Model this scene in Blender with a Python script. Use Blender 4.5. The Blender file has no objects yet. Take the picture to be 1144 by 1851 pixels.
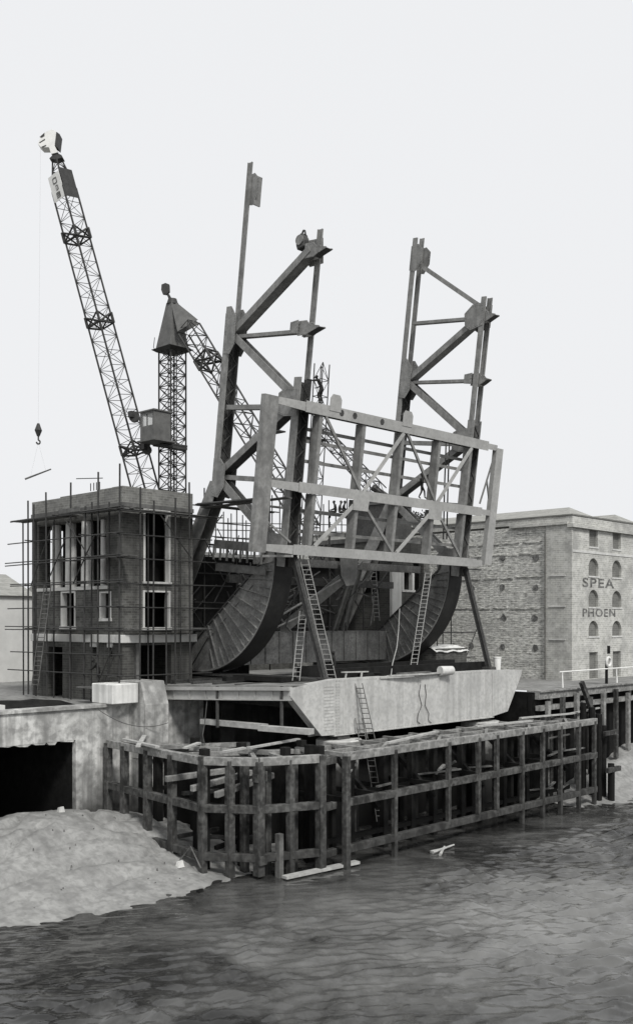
import bpy, bmesh, math, random
from mathutils import Vector, Matrix
rnd = random.Random(7)
sc = bpy.context.scene
COL = sc.collection
PI = math.pi

# ------------------------------------------------------------------ survey: sight lines of the photograph onto known planes
TH = math.radians(44); FL = 1819.0; CX = 572.0; HY = 1125.0; CZ = 11.0
FW = (math.cos(TH), math.sin(TH)); RT = (math.sin(TH), -math.cos(TH))
def sight(x, y):
    r = (x - CX) / FL
    return (FW[0] + r*RT[0], FW[1] + r*RT[1], (HY - y) / FL)
def on_x(x, y, X): d = sight(x, y); t = X/d[0]; return Vector((X, t*d[1], CZ + t*d[2]))
def on_y(x, y, Y): d = sight(x, y); t = Y/d[1]; return Vector((t*d[0], Y, CZ + t*d[2]))
def on_z(x, y, Z): d = sight(x, y); t = (Z - CZ)/d[2]; return Vector((t*d[0], t*d[1], Z))
def at_depth(x, y, D): d = sight(x, y); return Vector((D*d[0], D*d[1], CZ + D*d[2]))
def leaf(X, u, v): return Vector((X, 43.9 - .125*u + .992*v, 15.2 + .992*u + .125*v))

# ------------------------------------------------------------------ materials
def g(v): return (v, v*.999, v*.965, 1)
MATS = {}
def mat(name, a, b, scale=3., rough=.85, bump=.15, stretch=(1, 1, 1), blotch=None, tide=None, streak=0., metal=0., fine=None, brick=None, wet=None):
    m = bpy.data.materials.new(name); m.use_nodes = True; MATS[name] = m
    nt = m.node_tree; N = nt.nodes; K = nt.links
    bs = N['Principled BSDF']; bs.inputs['Roughness'].default_value = rough; bs.inputs['Metallic'].default_value = metal
    bs.inputs['Specular IOR Level'].default_value = .1 if rough > .7 else .25
    geo = N.new('ShaderNodeNewGeometry')
    mp = N.new('ShaderNodeMapping'); mp.inputs['Scale'].default_value = stretch
    K.new(geo.outputs['Position'], mp.inputs['Vector'])
    n1 = N.new('ShaderNodeTexNoise'); n1.inputs['Scale'].default_value = scale; n1.inputs['Detail'].default_value = 9; n1.inputs['Roughness'].default_value = .68
    K.new(mp.outputs[0], n1.inputs['Vector'])
    rp = N.new('ShaderNodeValToRGB'); rp.color_ramp.elements[0].position = .3; rp.color_ramp.elements[1].position = .7
    rp.color_ramp.elements[0].color = g(a); rp.color_ramp.elements[1].color = g(b)
    K.new(n1.outputs['Fac'], rp.inputs['Fac'])
    col = rp.outputs['Color']; hgt = n1.outputs['Fac']
    def mix(fac, c1, c2, mode='MIX'):
        x = N.new('ShaderNodeMix'); x.data_type = 'RGBA'; x.blend_type = mode
        for s, v in ((x.inputs[0], fac), (x.inputs[6], c1), (x.inputs[7], c2)):
            if hasattr(v, 'is_output'): K.new(v, s)
            else: s.default_value = v
        return x.outputs[2]
    def ramp(src, p0, p1, c0=0., c1=1.):
        r = N.new('ShaderNodeMapRange'); r.inputs[1].default_value = p0; r.inputs[2].default_value = p1; r.inputs[3].default_value = c0; r.inputs[4].default_value = c1
        K.new(src, r.inputs[0]); return r.outputs[0]
    if brick:
        bw, bh, mort, contrast = brick
        sx = N.new('ShaderNodeSeparateXYZ'); K.new(geo.outputs['Position'], sx.inputs[0])
        ad = N.new('ShaderNodeMath'); ad.operation = 'ADD'; K.new(sx.outputs[0], ad.inputs[0]); K.new(sx.outputs[1], ad.inputs[1])
        cb = N.new('ShaderNodeCombineXYZ'); K.new(ad.outputs[0], cb.inputs[0]); K.new(sx.outputs[2], cb.inputs[1])
        bt = N.new('ShaderNodeTexBrick'); K.new(cb.outputs[0], bt.inputs['Vector'])
        bt.inputs['Scale'].default_value = 1; bt.inputs['Brick Width'].default_value = bw; bt.inputs['Row Height'].default_value = bh; bt.inputs['Mortar Size'].default_value = mort
        bt.inputs['Color1'].default_value = g(1 - contrast); bt.inputs['Color2'].default_value = g(1.); bt.inputs['Mortar'].default_value = g(1.25)
        col = mix(.9, col, bt.outputs['Color'], 'MULTIPLY')
    if fine:
        n3 = N.new('ShaderNodeTexNoise'); n3.inputs['Scale'].default_value = fine[0]; n3.inputs['Detail'].default_value = 4
        K.new(geo.outputs['Position'], n3.inputs['Vector'])
        col = mix(ramp(n3.outputs['Fac'], .45, .62, 0, fine[1]), col, g(fine[2]))
    if blotch:
        n2 = N.new('ShaderNodeTexNoise'); n2.inputs['Scale'].default_value = blotch[0]; n2.inputs['Detail'].default_value = 6; n2.inputs['Roughness'].default_value = .6
        K.new(mp.outputs[0], n2.inputs['Vector'])
        col = mix(ramp(n2.outputs['Fac'], .48, .66, 0, blotch[1]), col, g(blotch[2]))
    if streak:
        ms = N.new('ShaderNodeMapping'); ms.inputs['Scale'].default_value = (2.6, 2.6, .16); K.new(geo.outputs['Position'], ms.inputs['Vector'])
        n4 = N.new('ShaderNodeTexNoise'); n4.inputs['Scale'].default_value = 1.0; n4.inputs['Detail'].default_value = 5; K.new(ms.outputs[0], n4.inputs['Vector'])
        col = mix(ramp(n4.outputs['Fac'], .47, .66, 0, streak), col, g(a*.45))
    if tide:                                    # high-water stain: z0 (fully stained) .. z1, stain colour, strength
        sz = N.new('ShaderNodeSeparateXYZ'); K.new(geo.outputs['Position'], sz.inputs[0])
        n5 = N.new('ShaderNodeTexNoise'); n5.inputs['Scale'].default_value = 1.3; n5.inputs['Detail'].default_value = 6; K.new(geo.outputs['Position'], n5.inputs['Vector'])
        ml = N.new('ShaderNodeMath'); ml.operation = 'MULTIPLY_ADD'; ml.inputs[1].default_value = 2.2; K.new(n5.outputs['Fac'], ml.inputs[0]); K.new(sz.outputs[2], ml.inputs[2])
        f = ramp(ml.outputs[0], tide[0] + 1.1, tide[1] + 1.1, tide[3], 0)
        col = mix(f, col, g(tide[2]))
        rr = ramp(ml.outputs[0], tide[0] + 1.1, tide[1] + 1.1, .6, rough); K.new(rr, bs.inputs['Roughness'])
    K.new(col, bs.inputs['Base Color'])
    if bump:
        bp = N.new('ShaderNodeBump'); bp.inputs['Strength'].default_value = bump; bp.inputs['Distance'].default_value = .08
        K.new(hgt, bp.inputs['Height']); K.new(bp.outputs[0], bs.inputs['Normal'])
    return m

STEEL = mat('primed_steel', .19, .31, 2.2, .62, .1, blotch=(.9, .6, .12), streak=.3, fine=(5, .3, .12))
DARKSTEEL = mat('dark_shade_steel', .035, .07, 2.0, .6, .1, blotch=(.7, .5, .025), fine=(9, .5, .1))  # dark tone also stands in for shade in chords and under diagonals
PALESTEEL = mat('pale_primed_steel', .33, .45, 1.6, .6, .08, blotch=(.8, .55, .24), fine=(5, .3, .22))
GIRDER = mat('pale_girder_steel', .42, .6, 1.4, .58, .08, blotch=(.7, .55, .3), streak=.3, fine=(5, .4, .3))
SEGSTEEL = mat('segment_plate_steel', .16, .28, 1.8, .6, .1, blotch=(.6, .5, .09), streak=.3, fine=(8, .5, .08))
TREAD = mat('tread_plate', .02, .035, 2.5, .6, .1)  # near-black carries the shade of the downward-facing tread
CRANE = mat('crane_paint', .03, .06, 2.5, .6, .05)
CRANEPALE = mat('crane_grey_paint', .09, .15, 2.0, .6, .05, blotch=(1.2, .5, .06))
WHITE = mat('white_paint', .68, .8, 4., .55, .05, blotch=(2.0, .4, .5))
BRICK = mat('tower_brick', .08, .15, 1.3, .9, .2, blotch=(.5, .6, .05), brick=(.44, .15, .016, .5), fine=(3.5, .35, .17))
PARAP = mat('parapet_brick', .15, .25, 1.3, .9, .2, blotch=(.6, .5, .1), brick=(.44, .15, .016, .35), fine=(3.5, .3, .3))
BRICKLOW = mat('tower_brick_lower', .07, .14, 1.0, .9, .2, blotch=(.5, .7, .04), brick=(.44, .15, .014, .42), streak=.4)
STONE = mat('pale_dressed_stone', .5, .68, 2.0, .85, .1, blotch=(1.0, .4, .34), streak=.25)
CONC = mat('quay_concrete', .38, .72, .9, .9, .25, blotch=(.4, .75, .17), streak=.65, tide=(-.2, 2.8, .04, .95), fine=(2.2, .55, .14))
PIERC = mat('pier_concrete', .4, .55, 1.2, .9, .15, blotch=(.8, .5, .3), streak=.3, tide=(2.4, 3.3, .035, .97))  # tide stain set high so it also carries shade on the shaft
CONCNEW = mat('fresh_concrete', .6, .8, 1.0, .9, .1, blotch=(.7, .5, .4), streak=.45)
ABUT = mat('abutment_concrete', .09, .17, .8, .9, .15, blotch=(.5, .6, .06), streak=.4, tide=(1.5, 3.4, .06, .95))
TIMBER = mat('fender_timber', .03, .1, 2.6, .85, .3, stretch=(1, 1, .5), blotch=(1.4, .75, .014), fine=(4, .45, .17), tide=(-1.2, 1.6, .03, .5))
TIMBERTOP = mat('weathered_timber', .11, .3, 1.8, .85, .2, blotch=(.9, .6, .06), fine=(4, .5, .42))
TARSHADE = mat('tarred_shade', .008, .024, 1.6, .8, .2, blotch=(1.0, .5, .006), tide=(-.5, 1.5, .012, .9))  # tar black, darkened further to stand in for shade behind things
PLANK = mat('pale_plank', .3, .5, 2.6, .85, .15, blotch=(1.6, .5, .2))
OLDPLANK = mat('old_plank', .08, .18, 2.2, .85, .2, blotch=(1.2, .6, .05))
TUBE = mat('scaffold_tube', .025, .05, 4., .55, .0)
WARE = mat('warehouse_brick', .37, .56, 1.3, .95, .15, blotch=(.5, .6, .24), brick=(.5, .17, .018, .3), fine=(3.0, .35, .6))
RUBBLE = mat('bare_party_wall', .1, .85, 2.6, .95, .9, stretch=(1, .8, 2.6), blotch=(.3, .4, .22), brick=(.6, .19, .03, .35), fine=(5, .5, .6))
BLIND = mat('blocked_window', .13, .2, 1.5, .9, .1, brick=(.5, .17, .02, .2))
SLATE = mat('pale_slate', .24, .34, 2.0, .8, .05, brick=(.6, .4, .02, .15))
PAINTED = mat('faded_black_lettering', .06, .15, 5.0, .9, .0, fine=(3, .5, .34))
SHADEIN = mat('recess_shade', .008, .02, 1., .95, .0)  # near-black stands in for the shade inside openings
MUD = None
CLOTH = mat('dark_workwear', .02, .04, 6., .9, .0)
CLOTH2 = mat('grey_workwear', .06, .1, 6., .9, .0)
SKIN = mat('skin', .32, .4, 6., .6, .0)
HAIR = mat('dark_hair', .02, .03, 9., .7, .0)
CANVAS = mat('pale_canvas', .5, .72, 2.0, .9, .3, blotch=(1.2, .4, .35))
LADDERWOOD = mat('ladder_wood', .2, .34, 6., .85, .0)
ROPE = mat('rope', .3, .4, 8., .9, .0)
WIRE = mat('wire_rope', .05, .08, 8., .6, .0)
TOWN = mat('distant_render', .5, .62, .8, .95, .0, blotch=(.3, .4, .42))
LEAFM = mat('foliage', .05, .1, 3., .9, .0)
DECKM = mat('deck_plate', .13, .26, 1.0, .85, .15, blotch=(.5, .7, .07), fine=(3, .45, .34))
GROUNDM = mat('yard_ground', .14, .27, .6, .95, .3, blotch=(.25, .6, .12), fine=(2.5, .4, .34))

def mat_glass():
    m = bpy.data.materials.new('cab_glass'); m.use_nodes = True
    b = m.node_tree.nodes['Principled BSDF']; b.inputs['Base Color'].default_value = g(.6); b.inputs['Roughness'].default_value = .08
    b.inputs['Transmission Weight'].default_value = .8
    return m
GLASS = mat_glass()

# ------------------------------------------------------------------ mesh builder
class MB:
    def __init__(s): s.v = []; s.f = []
    def poly(s, pts):
        i = len(s.v); s.v += [tuple(p) for p in pts]; s.f.append(tuple(range(i, i + len(pts)))); return s
    def hexa(s, q):                       # 8 points, bottom ring then top ring
        i = len(s.v); s.v += [tuple(p) for p in q]
        for a in ((3, 2, 1, 0), (4, 5, 6, 7), (0, 1, 5, 4), (1, 2, 6, 5), (2, 3, 7, 6), (3, 0, 4, 7)): s.f.append(tuple(i + k for k in a))
        return s
    def box(s, x0, x1, y0, y1, z0, z1):
        return s.hexa([(x0, y0, z0), (x1, y0, z0), (x1, y1, z0), (x0, y1, z0), (x0, y0, z1), (x1, y0, z1), (x1, y1, z1), (x0, y1, z1)])
    def beam(s, a, b, w, h, up=(0, 0, 1)):   # w across, h along 'up'
        a = Vector(a); b = Vector(b); d = (b - a).normalized(); up = Vector(up)
        if abs(d.dot(up)) > .98: up = Vector((0, 1, 0))
        sx = d.cross(up).normalized(); sy = sx.cross(d).normalized()
        q = []
        for p in (a, b):
            for i, j in ((-1, -1), (1, -1), (1, 1), (-1, 1)): q.append(p + sx*(w/2*i) + sy*(h/2*j))
        return s.hexa(q)
    def tube(s, a, b, r, n=6, r2=None, cap=True):
        a = Vector(a); b = Vector(b); d = (b - a).normalized(); up = Vector((0, 0, 1)) if abs(d.z) < .9 else Vector((1, 0, 0))
        sx = d.cross(up).normalized(); sy = sx.cross(d); i = len(s.v); r2 = r if r2 is None else r2
        for p, rr in ((a, r), (b, r2)):
            for k in range(n): t = 2*PI*k/n; s.v.append(tuple(p + sx*(rr*math.cos(t)) + sy*(rr*math.sin(t))))
        for k in range(n): s.f.append((i + k, i + (k+1) % n, i + n + (k+1) % n, i + n + k))
        if cap: s.f.append(tuple(i + k for k in reversed(range(n)))); s.f.append(tuple(i + n + k for k in range(n)))
        return s
    def path(s, pts, r, n=5):
        for a, b in zip(pts, pts[1:]): s.tube(a, b, r, n)
        return s
    def prism(s, pts, vec):
        vec = Vector(vec); pts = [Vector(p) for p in pts]; n = len(pts); i = len(s.v)
        s.v += [tuple(p) for p in pts] + [tuple(p + vec) for p in pts]
        s.f.append(tuple(range(i + n - 1, i - 1, -1))); s.f.append(tuple(range(i + n, i + 2*n)))
        for k in range(n): s.f.append((i + k, i + (k+1) % n, i + n + (k+1) % n, i + n + k))
        return s
    def lattice(s, a, b, w0, w1, n, rc=.06, rb=.03, ax=None, cross=True):
        a = Vector(a); b = Vector(b); d = (b - a).normalized()
        if ax is None: ax = (Vector((1, 0, 0)), Vector((0, 1, 0)))
        sx = (ax[0] - d*d.dot(ax[0])).normalized(); sy = d.cross(sx).normalized()
        def c(k, i): 
            t = k/n; w = (w0*(1-t) + w1*t)/2; q = ((-1, -1), (1, -1), (1, 1), (-1, 1))[i]
            return a + (b - a)*t + sx*(w*q[0]) + sy*(w*q[1])
        for i in range(4): s.tube(c(0, i), c(n, i), rc, 5)
        for k in range(n):
            for i in range(4):
                j = (i + 1) % 4
                if cross:
                    s.tube(c(k, i), c(k+1, j), rb, 4, cap=False)
                    s.tube(c(k, j), c(k+1, i), rb, 4, cap=False)
                elif (k + i) % 2: s.tube(c(k, i), c(k+1, j), rb, 4, cap=False)
                else: s.tube(c(k, j), c(k+1, i), rb, 4, cap=False)
                s.tube(c(k, i), c(k, j), rb, 4, cap=False)
        return s
    def build(s, name, m, root=None, parent=None, bevel=0, smooth=False):
        off = root.location if root else Vector((0, 0, 0))
        me = bpy.data.meshes.new(name); me.from_pydata([tuple(Vector(p) - off) for p in s.v], [], s.f)
        bm = bmesh.new(); bm.from_mesh(me); bmesh.ops.recalc_face_normals(bm, faces=bm.faces); bm.to_mesh(me); bm.free()
        for k in (m if isinstance(m, (list, tuple)) else [m]): me.materials.append(k)
        if smooth:
            for p in me.polygons: p.use_smooth = True
        o = bpy.data.objects.new(name, me); COL.objects.link(o)
        if parent is not None: o.parent = parent
        elif root is not None: o.parent = root
        if bevel:
            bv = o.modifiers.new('bevel', 'BEVEL'); bv.width = bevel; bv.segments = 1; bv.limit_method = 'ANGLE'
        return o

def thing(name, label, cat, loc, group=None):
    o = bpy.data.objects.new(name, None); COL.objects.link(o); o.location = Vector(loc); o.empty_display_size = .3
    o['label'] = label; o['category'] = cat; o['kind'] = 'thing'
    if group: o['group'] = group
    return o
def tag(o, label, cat, group=None):
    o['label'] = label; o['category'] = cat; o['kind'] = 'thing'
    if group: o['group'] = group
    return o
def single(name, label, cat, mb, m, group=None, bevel=0):
    # a thing of one mesh, its origin at its base
    lo = Vector(tuple(min(p[i] for p in mb.v) for i in range(3))); hi = Vector(tuple(max(p[i] for p in mb.v) for i in range(3)))
    off = Vector(((lo.x + hi.x)/2, (lo.y + hi.y)/2, lo.z))
    mb.v = [tuple(Vector(p) - off) for p in mb.v]
    o = mb.build(name, m, bevel=bevel); o.location = off
    return tag(o, label, cat, group)
def structure(name, mb, m, smooth=False, kind='structure'):
    o = mb.build(name, m, smooth=smooth); o['kind'] = kind; return o

def wall(mb, axis, c, t, a0, a1, z0, z1, holes):
    """A wall of thickness t standing on the plane axis=c (t may be negative), with rectangular through holes (h0,h1,k0,k1)."""
    A = sorted(set([a0, a1] + [x for h in holes for x in h[:2] if a0 < x < a1])); Z = sorted(set([z0, z1] + [x for h in holes for x in h[2:] if z0 < x < z1]))
    def solid(i, j):
        if i < 0 or j < 0 or i >= len(A)-1 or j >= len(Z)-1: return False
        x = (A[i] + A[i+1])/2; z = (Z[j] + Z[j+1])/2
        return not any(h[0] < x < h[1] and h[2] < z < h[3] for h in holes)
    def pt(a, d, z): return (a, c + d, z) if axis == 'y' else (c + d, a, z)
    for i in range(len(A)-1):
        for j in range(len(Z)-1):
            if not solid(i, j): continue
            p, q, r, s = A[i], A[i+1], Z[j], Z[j+1]
            mb.poly([pt(p, 0, r), pt(q, 0, r), pt(q, 0, s), pt(p, 0, s)]); mb.poly([pt(p, t, r), pt(p, t, s), pt(q, t, s), pt(q, t, r)])
            if not solid(i-1, j): mb.poly([pt(p, 0, r), pt(p, 0, s), pt(p, t, s), pt(p, t, r)])
            if not solid(i+1, j): mb.poly([pt(q, 0, r), pt(q, t, r), pt(q, t, s), pt(q, 0, s)])
            if not solid(i, j-1): mb.poly([pt(p, 0, r), pt(p, t, r), pt(q, t, r), pt(q, 0, r)])
            if not solid(i, j+1): mb.poly([pt(p, 0, s), pt(q, 0, s), pt(q, t, s), pt(p, t, s)])
    return mb
def surround(axis, c, t, h, w=.1, sill=.18, sill_out=.1):
    """stone surround of an opening, standing proud of the wall face"""
    a0, a1, z0, z1 = h; mb = MB(); o = -.03 if t > 0 else .03; d = t*.7
    def bx(p, q, r, s, o2=o, d2=d):
        lo, hi = sorted((c + o2, c + d2))
        if axis == 'y': mb.box(p, q, lo, hi, r, s)
        else: mb.box(lo, hi, p, q, r, s)
    bx(a0 - w, a0 + .04, z0, z1); bx(a1 - .04, a1 + w, z0, z1); bx(a0 - w, a1 + w, z1 - .003, z1 + w)
    bx(a0 - w - .06, a1 + w + .06, z0 - sill, z0 + .003, -sill_out if t > 0 else sill_out)
    return mb

# ------------------------------------------------------------------ world, sun, camera
w = bpy.data.worlds.new('World'); sc.world = w; w.use_nodes = True
nt = w.node_tree; N = nt.nodes; K = nt.links; bg = N['Background']
sky = N.new('ShaderNodeTexSky'); sky.sky_type = 'NISHITA'; sky.sun_disc = False
SUN_EL = math.radians(48); SUN_AZ = math.radians(203)          # compass bearing of the sun measured from +Y towards +X
sky.sun_elevation = SUN_EL; sky.sun_rotation = SUN_AZ; sky.dust_density = 4; sky.air_density = 2
hs = N.new('ShaderNodeHueSaturation'); hs.inputs['Saturation'].default_value = .08; K.new(sky.outputs[0], hs.inputs['Color'])
sk = N.new('ShaderNodeMix'); sk.data_type = 'RGBA'; sk.inputs[0].default_value = .92; K.new(hs.outputs[0], sk.inputs[6]); sk.inputs[7].default_value = (9.0, 9.1, 9.3, 1)
K.new(sk.outputs[2], bg.inputs['Color']); bg.inputs['Strength'].default_value = .1
sl = bpy.data.lights.new('sun', 'SUN'); sl.energy = 2.7; sl.angle = math.radians(11); sl.color = (1, .985, .96)
so = bpy.data.objects.new('sun', sl); COL.objects.link(so)
sd = Vector((math.sin(SUN_AZ)*math.cos(SUN_EL), math.cos(SUN_AZ)*math.cos(SUN_EL), math.sin(SUN_EL)))
so.rotation_euler = sd.to_track_quat('Z', 'Y').to_euler()
cd = bpy.data.cameras.new('camera'); cam = bpy.data.objects.new('camera', cd); COL.objects.link(cam); sc.camera = cam
cam.location = (0, 0, CZ); cam.rotation_euler = (PI/2, 0, math.atan2(FW[1], FW[0]) - PI/2)
cd.sensor_fit = 'VERTICAL'; cd.sensor_height = 36; cd.lens = 36*FL/1851; cd.shift_y = (HY - 1851/2)/1851; cd.clip_end = 5000; cd.clip_start = .5
sc.view_settings.view_transform = 'Standard'; sc.view_settings.look = 'None'; sc.view_settings.exposure = 0; sc.view_settings.gamma = 1

# ------------------------------------------------------------------ ground, water, mud
WZ = -1.7
def water_material():
    m = bpy.data.materials.new('river_water'); m.use_nodes = True; nt = m.node_tree; N = nt.nodes; K = nt.links; b = N['Principled BSDF']
    b.inputs['IOR'].default_value = 1.42; b.inputs['Roughness'].default_value = .04
    geo = N.new('ShaderNodeNewGeometry')
    def noise(scale, detail, rough=.6, dist=0.):
        n = N.new('ShaderNodeTexNoise'); n.inputs['Scale'].default_value = scale; n.inputs['Detail'].default_value = detail; n.inputs['Roughness'].default_value = rough; n.inputs['Distortion'].default_value = dist
        K.new(geo.outputs['Position'], n.inputs['Vector']); return n.outputs['Fac']
    def mr(src, a, b_, c, d):
        r = N.new('ShaderNodeMapRange'); r.inputs[1].default_value = a; r.inputs[2].default_value = b_; r.inputs[3].default_value = c; r.inputs[4].default_value = d; K.new(src, r.inputs[0]); return r.outputs[0]
    def math_(op, a, c):
        x = N.new('ShaderNodeMath'); x.operation = op
        for s, v in ((x.inputs[0], a), (x.inputs[1], c)):
            if hasattr(v, 'is_output'): K.new(v, s)
            else: s.default_value = v
        return x.outputs[0]
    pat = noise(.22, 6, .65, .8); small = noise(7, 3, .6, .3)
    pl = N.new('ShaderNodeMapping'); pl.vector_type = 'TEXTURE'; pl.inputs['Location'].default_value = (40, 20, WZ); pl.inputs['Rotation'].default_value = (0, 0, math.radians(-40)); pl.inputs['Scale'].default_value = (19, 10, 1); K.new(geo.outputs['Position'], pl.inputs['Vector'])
    ln = N.new('ShaderNodeVectorMath'); ln.operation = 'LENGTH'; K.new(pl.outputs[0], ln.inputs[0])           # lighter oval: bright sky reflection put into the water colour
    sky_sheen = mr(ln.outputs['Value'], 0, 1.25, 1, 0)
    silt_sheen = mr(math_('ADD', math_('MULTIPLY', sky_sheen, .42), pat), .42, 1.0, 0, 1)
    mx = N.new('ShaderNodeMix'); mx.data_type = 'RGBA'; K.new(silt_sheen, mx.inputs[0]); mx.inputs[6].default_value = g(.022); mx.inputs[7].default_value = g(.19)
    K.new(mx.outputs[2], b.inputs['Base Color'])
    bp = N.new('ShaderNodeBump'); bp.inputs['Distance'].default_value = .006; bp.inputs['Strength'].default_value = 1.0; K.new(small, bp.inputs['Height']); K.new(bp.outputs[0], b.inputs['Normal'])
    return m
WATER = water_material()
from mathutils import noise as mn
def ripples():
    mb = MB(); A0, A1, D0, D1 = -26., 40., 26., 80.
    na, nd = 330, 500
    for j in range(nd + 1):
        for i in range(na + 1):
            a_ = A0 + (A1 - A0)*i/na; d_ = D0 + (D1 - D0)*j/nd; x = d_*FW[0] + a_*RT[0]; y = d_*FW[1] + a_*RT[1]
            gust = .4 + 1.0*max(0, min(1, .5 + mn.noise(Vector((x*.13, y*.13, 5.)))*1.6 + (a_ - 2)*.02)); lee = max(.35, min(1, (34.5 - y)/5)) if x < 66 else 1
            wa, wd = a_*.97 + d_*.24, d_*.97 - a_*.24; q1 = mn.noise(Vector((wa*.25, wd*.25, 1.)))*.5
            n1 = mn.noise(Vector((wa*.62 + q1, wd*1.25 + q1, 2.))); n2 = mn.noise(Vector((wa*1.5 - q1, wd*2.9 + q1, 4.))); n3 = mn.noise(Vector((wa*2.6, wd*4.6, 6.)))
            h = n1*.17 + n2*(.12 + .12*max(0, n1)) + n3*(.03 + .1*max(0, n1 + .1))
            e = min(1, i/12, (na - i)/12, j/12, (nd - j)/12)
            mb.v.append((x, y, WZ - .5 + .5*e + (h*gust*lee - .02)*e))
    for j in range(nd):
        for i in range(na): k = j*(na + 1) + i; mb.f.append((k, k + 1, k + na + 2, k + na + 1))
    return mb
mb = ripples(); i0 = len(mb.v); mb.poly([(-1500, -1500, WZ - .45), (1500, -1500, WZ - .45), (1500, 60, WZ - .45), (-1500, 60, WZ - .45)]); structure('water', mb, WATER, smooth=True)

def mud_material():
    m = mat('river_mud', .21, .35, 1.4, .6, .7, stretch=(1.3, .55, 1.3), blotch=(.45, .6, .13), fine=(3.2, .4, .13)); return m
MUD = mud_material()
def mound(cx, cy, sx, sy, h, x0, x1, y0, y1, step=.3):
    mb = MB(); nx = int((x1 - x0)/step); ny = int((y1 - y0)/step)
    for j in range(ny + 1):
        for i in range(nx + 1):
            x = x0 + (x1 - x0)*i/nx; y = y0 + (y1 - y0)*j/ny
            e = h*math.exp(-((x - cx)/sx)**2 - ((y - cy)/sy)**2)
            n = mn.fractal(Vector((x*.35, y*.6, 3.1)), .9, 2.1, 5)*.13 + mn.noise(Vector((x*.9, y*1.5, .4)))*.07 + (.06 - abs(mn.noise(Vector((x*1.6 + y*.5, y*.55 - x*.2, 7.4))))*.22)*.6
            rid = abs(mn.noise(Vector((x*.22 + 4, y*.5, 9.))))            # small scarps cut by the ebb
            n += -.34*max(0, .10 - rid)/.10*min(1, e)
            mb.v.append((x, y, WZ - .22 + e + n*min(1, e*1.3)))
    for j in range(ny):
        for i in range(nx):
            a = j*(nx + 1) + i; mb.f.append((a, a + 1, a + nx + 2, a + nx + 1))
    return mb
structure('mud_bank', mound(28.5, 47.5, 10, 6.3, 2.75, 5, 41, 30, 50.6, .25), MUD, smooth=True)
structure('mud_shore', mound(78, 38.5, 11, 3.6, 3.2, 62, 96, 30, 39.2, .35), MUD, smooth=True)
QZ = 6.1
mb = MB()
mb.poly([(-900, 49.35, QZ), (35.5, 49.35, QZ), (35.5, 55, QZ), (-900, 55, QZ)])
mb.poly([(-900, 55, QZ), (-900, 1500, QZ), (1500, 1500, QZ), (1500, 55, QZ), (62.6, 55, QZ), (35.5, 55, QZ)])
mb.poly([(62.6, 38.9, QZ), (1500, 38.9, QZ), (1500, 55, QZ), (62.6, 55, QZ)])
structure('ground', mb, GROUNDM)

# ------------------------------------------------------------------ quay wall on the left, with the dark dock mouth
q = thing('quay_wall', 'stained concrete quay wall with a dark opening below the brick tower', 'quay wall', (28, 49, WZ - 1))
mb = MB(); wall(mb, 'y', 49, .35, -60, 35.9, -4, QZ + .02, [(8.0, 31.3, -4.5, 4.4)])
mb.build('wall', CONC, q)
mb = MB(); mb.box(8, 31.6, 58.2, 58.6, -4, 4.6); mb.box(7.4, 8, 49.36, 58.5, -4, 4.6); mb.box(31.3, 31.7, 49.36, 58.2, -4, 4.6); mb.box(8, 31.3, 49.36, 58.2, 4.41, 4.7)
mb.build('recess', TARSHADE, q)  # dock walls coloured near-black for the shade inside the mouth
mb = MB()
x_ = 20.0
while x_ < 31.0:
    w_ = rnd.uniform(.5, 1.3); h_ = rnd.uniform(.05, .26); mb.prism([(x_, 49.02, 4.405), (x_ + w_, 49.02, 4.405), (x_ + w_*rnd.uniform(.6, .95), 49.02, 4.4 - h_), (x_ + w_*.25, 49.02, 4.4 - h_*rnd.uniform(.3, 1))], (0, .3, 0)); x_ += w_
mb.build('broken_edge', CONC, q)
mb = MB(); mb.box(-60, 35.9, 48.86, 49.9, QZ + .024, QZ + .2); mb.build('coping', CONC, q)
mb = MB(); mb.box(26, 27.3, 49.6, 50.1, QZ + .205, QZ + .45); single('stone_block', 'pale stone block lying on the left quay edge', 'stone', mb, STONE)
mb = MB(); n_ = 24
for i_ in range(n_ + 1):
    for j_ in range(7):
        x_ = 14 + 19.0*i_/n_; y_ = 50.0 + 2.2*j_/6; mb.v.append((x_, y_, QZ - .05 + (.62 + .3*mn.noise(Vector((x_*.6, y_*.9, 2.))))*math.sin(PI*j_/6)*min(1, (33 - x_)/2.0)))
for i_ in range(n_):
    for j_ in range(6): k0 = i_*7 + j_; mb.f.append((k0, k0 + 1, k0 + 8, k0 + 7))
structure('earth_bank', mb, TARSHADE, smooth=True)
# white upstand that carries the end of the side girder
u = thing('bearing_block', 'fresh white concrete block on the quay beside the side girder end', 'concrete block', (35, 49, QZ))
mb = MB(); mb.box(33.2, 35.0, 48.2, 50.3, QZ + .21, 7.45); mb.build('upstand', CONCNEW, u, bevel=.04)
mb = MB(); mb.prism([(35.06, 47.6, 3.0), (35.06, 50.3, 3.0), (35.06, 50.3, 7.55), (35.06, 48.05, 7.55), (35.06, 47.6, 6.2)], (1.7, 0, 0)); mb.build('bearing_pier', CONC, u, bevel=.04)
mb = MB(); mb.box(35.05, 36.75, 47.9, 50.3, -4, 2.99); mb.build('pier_shaft', CONC, u)

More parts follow.
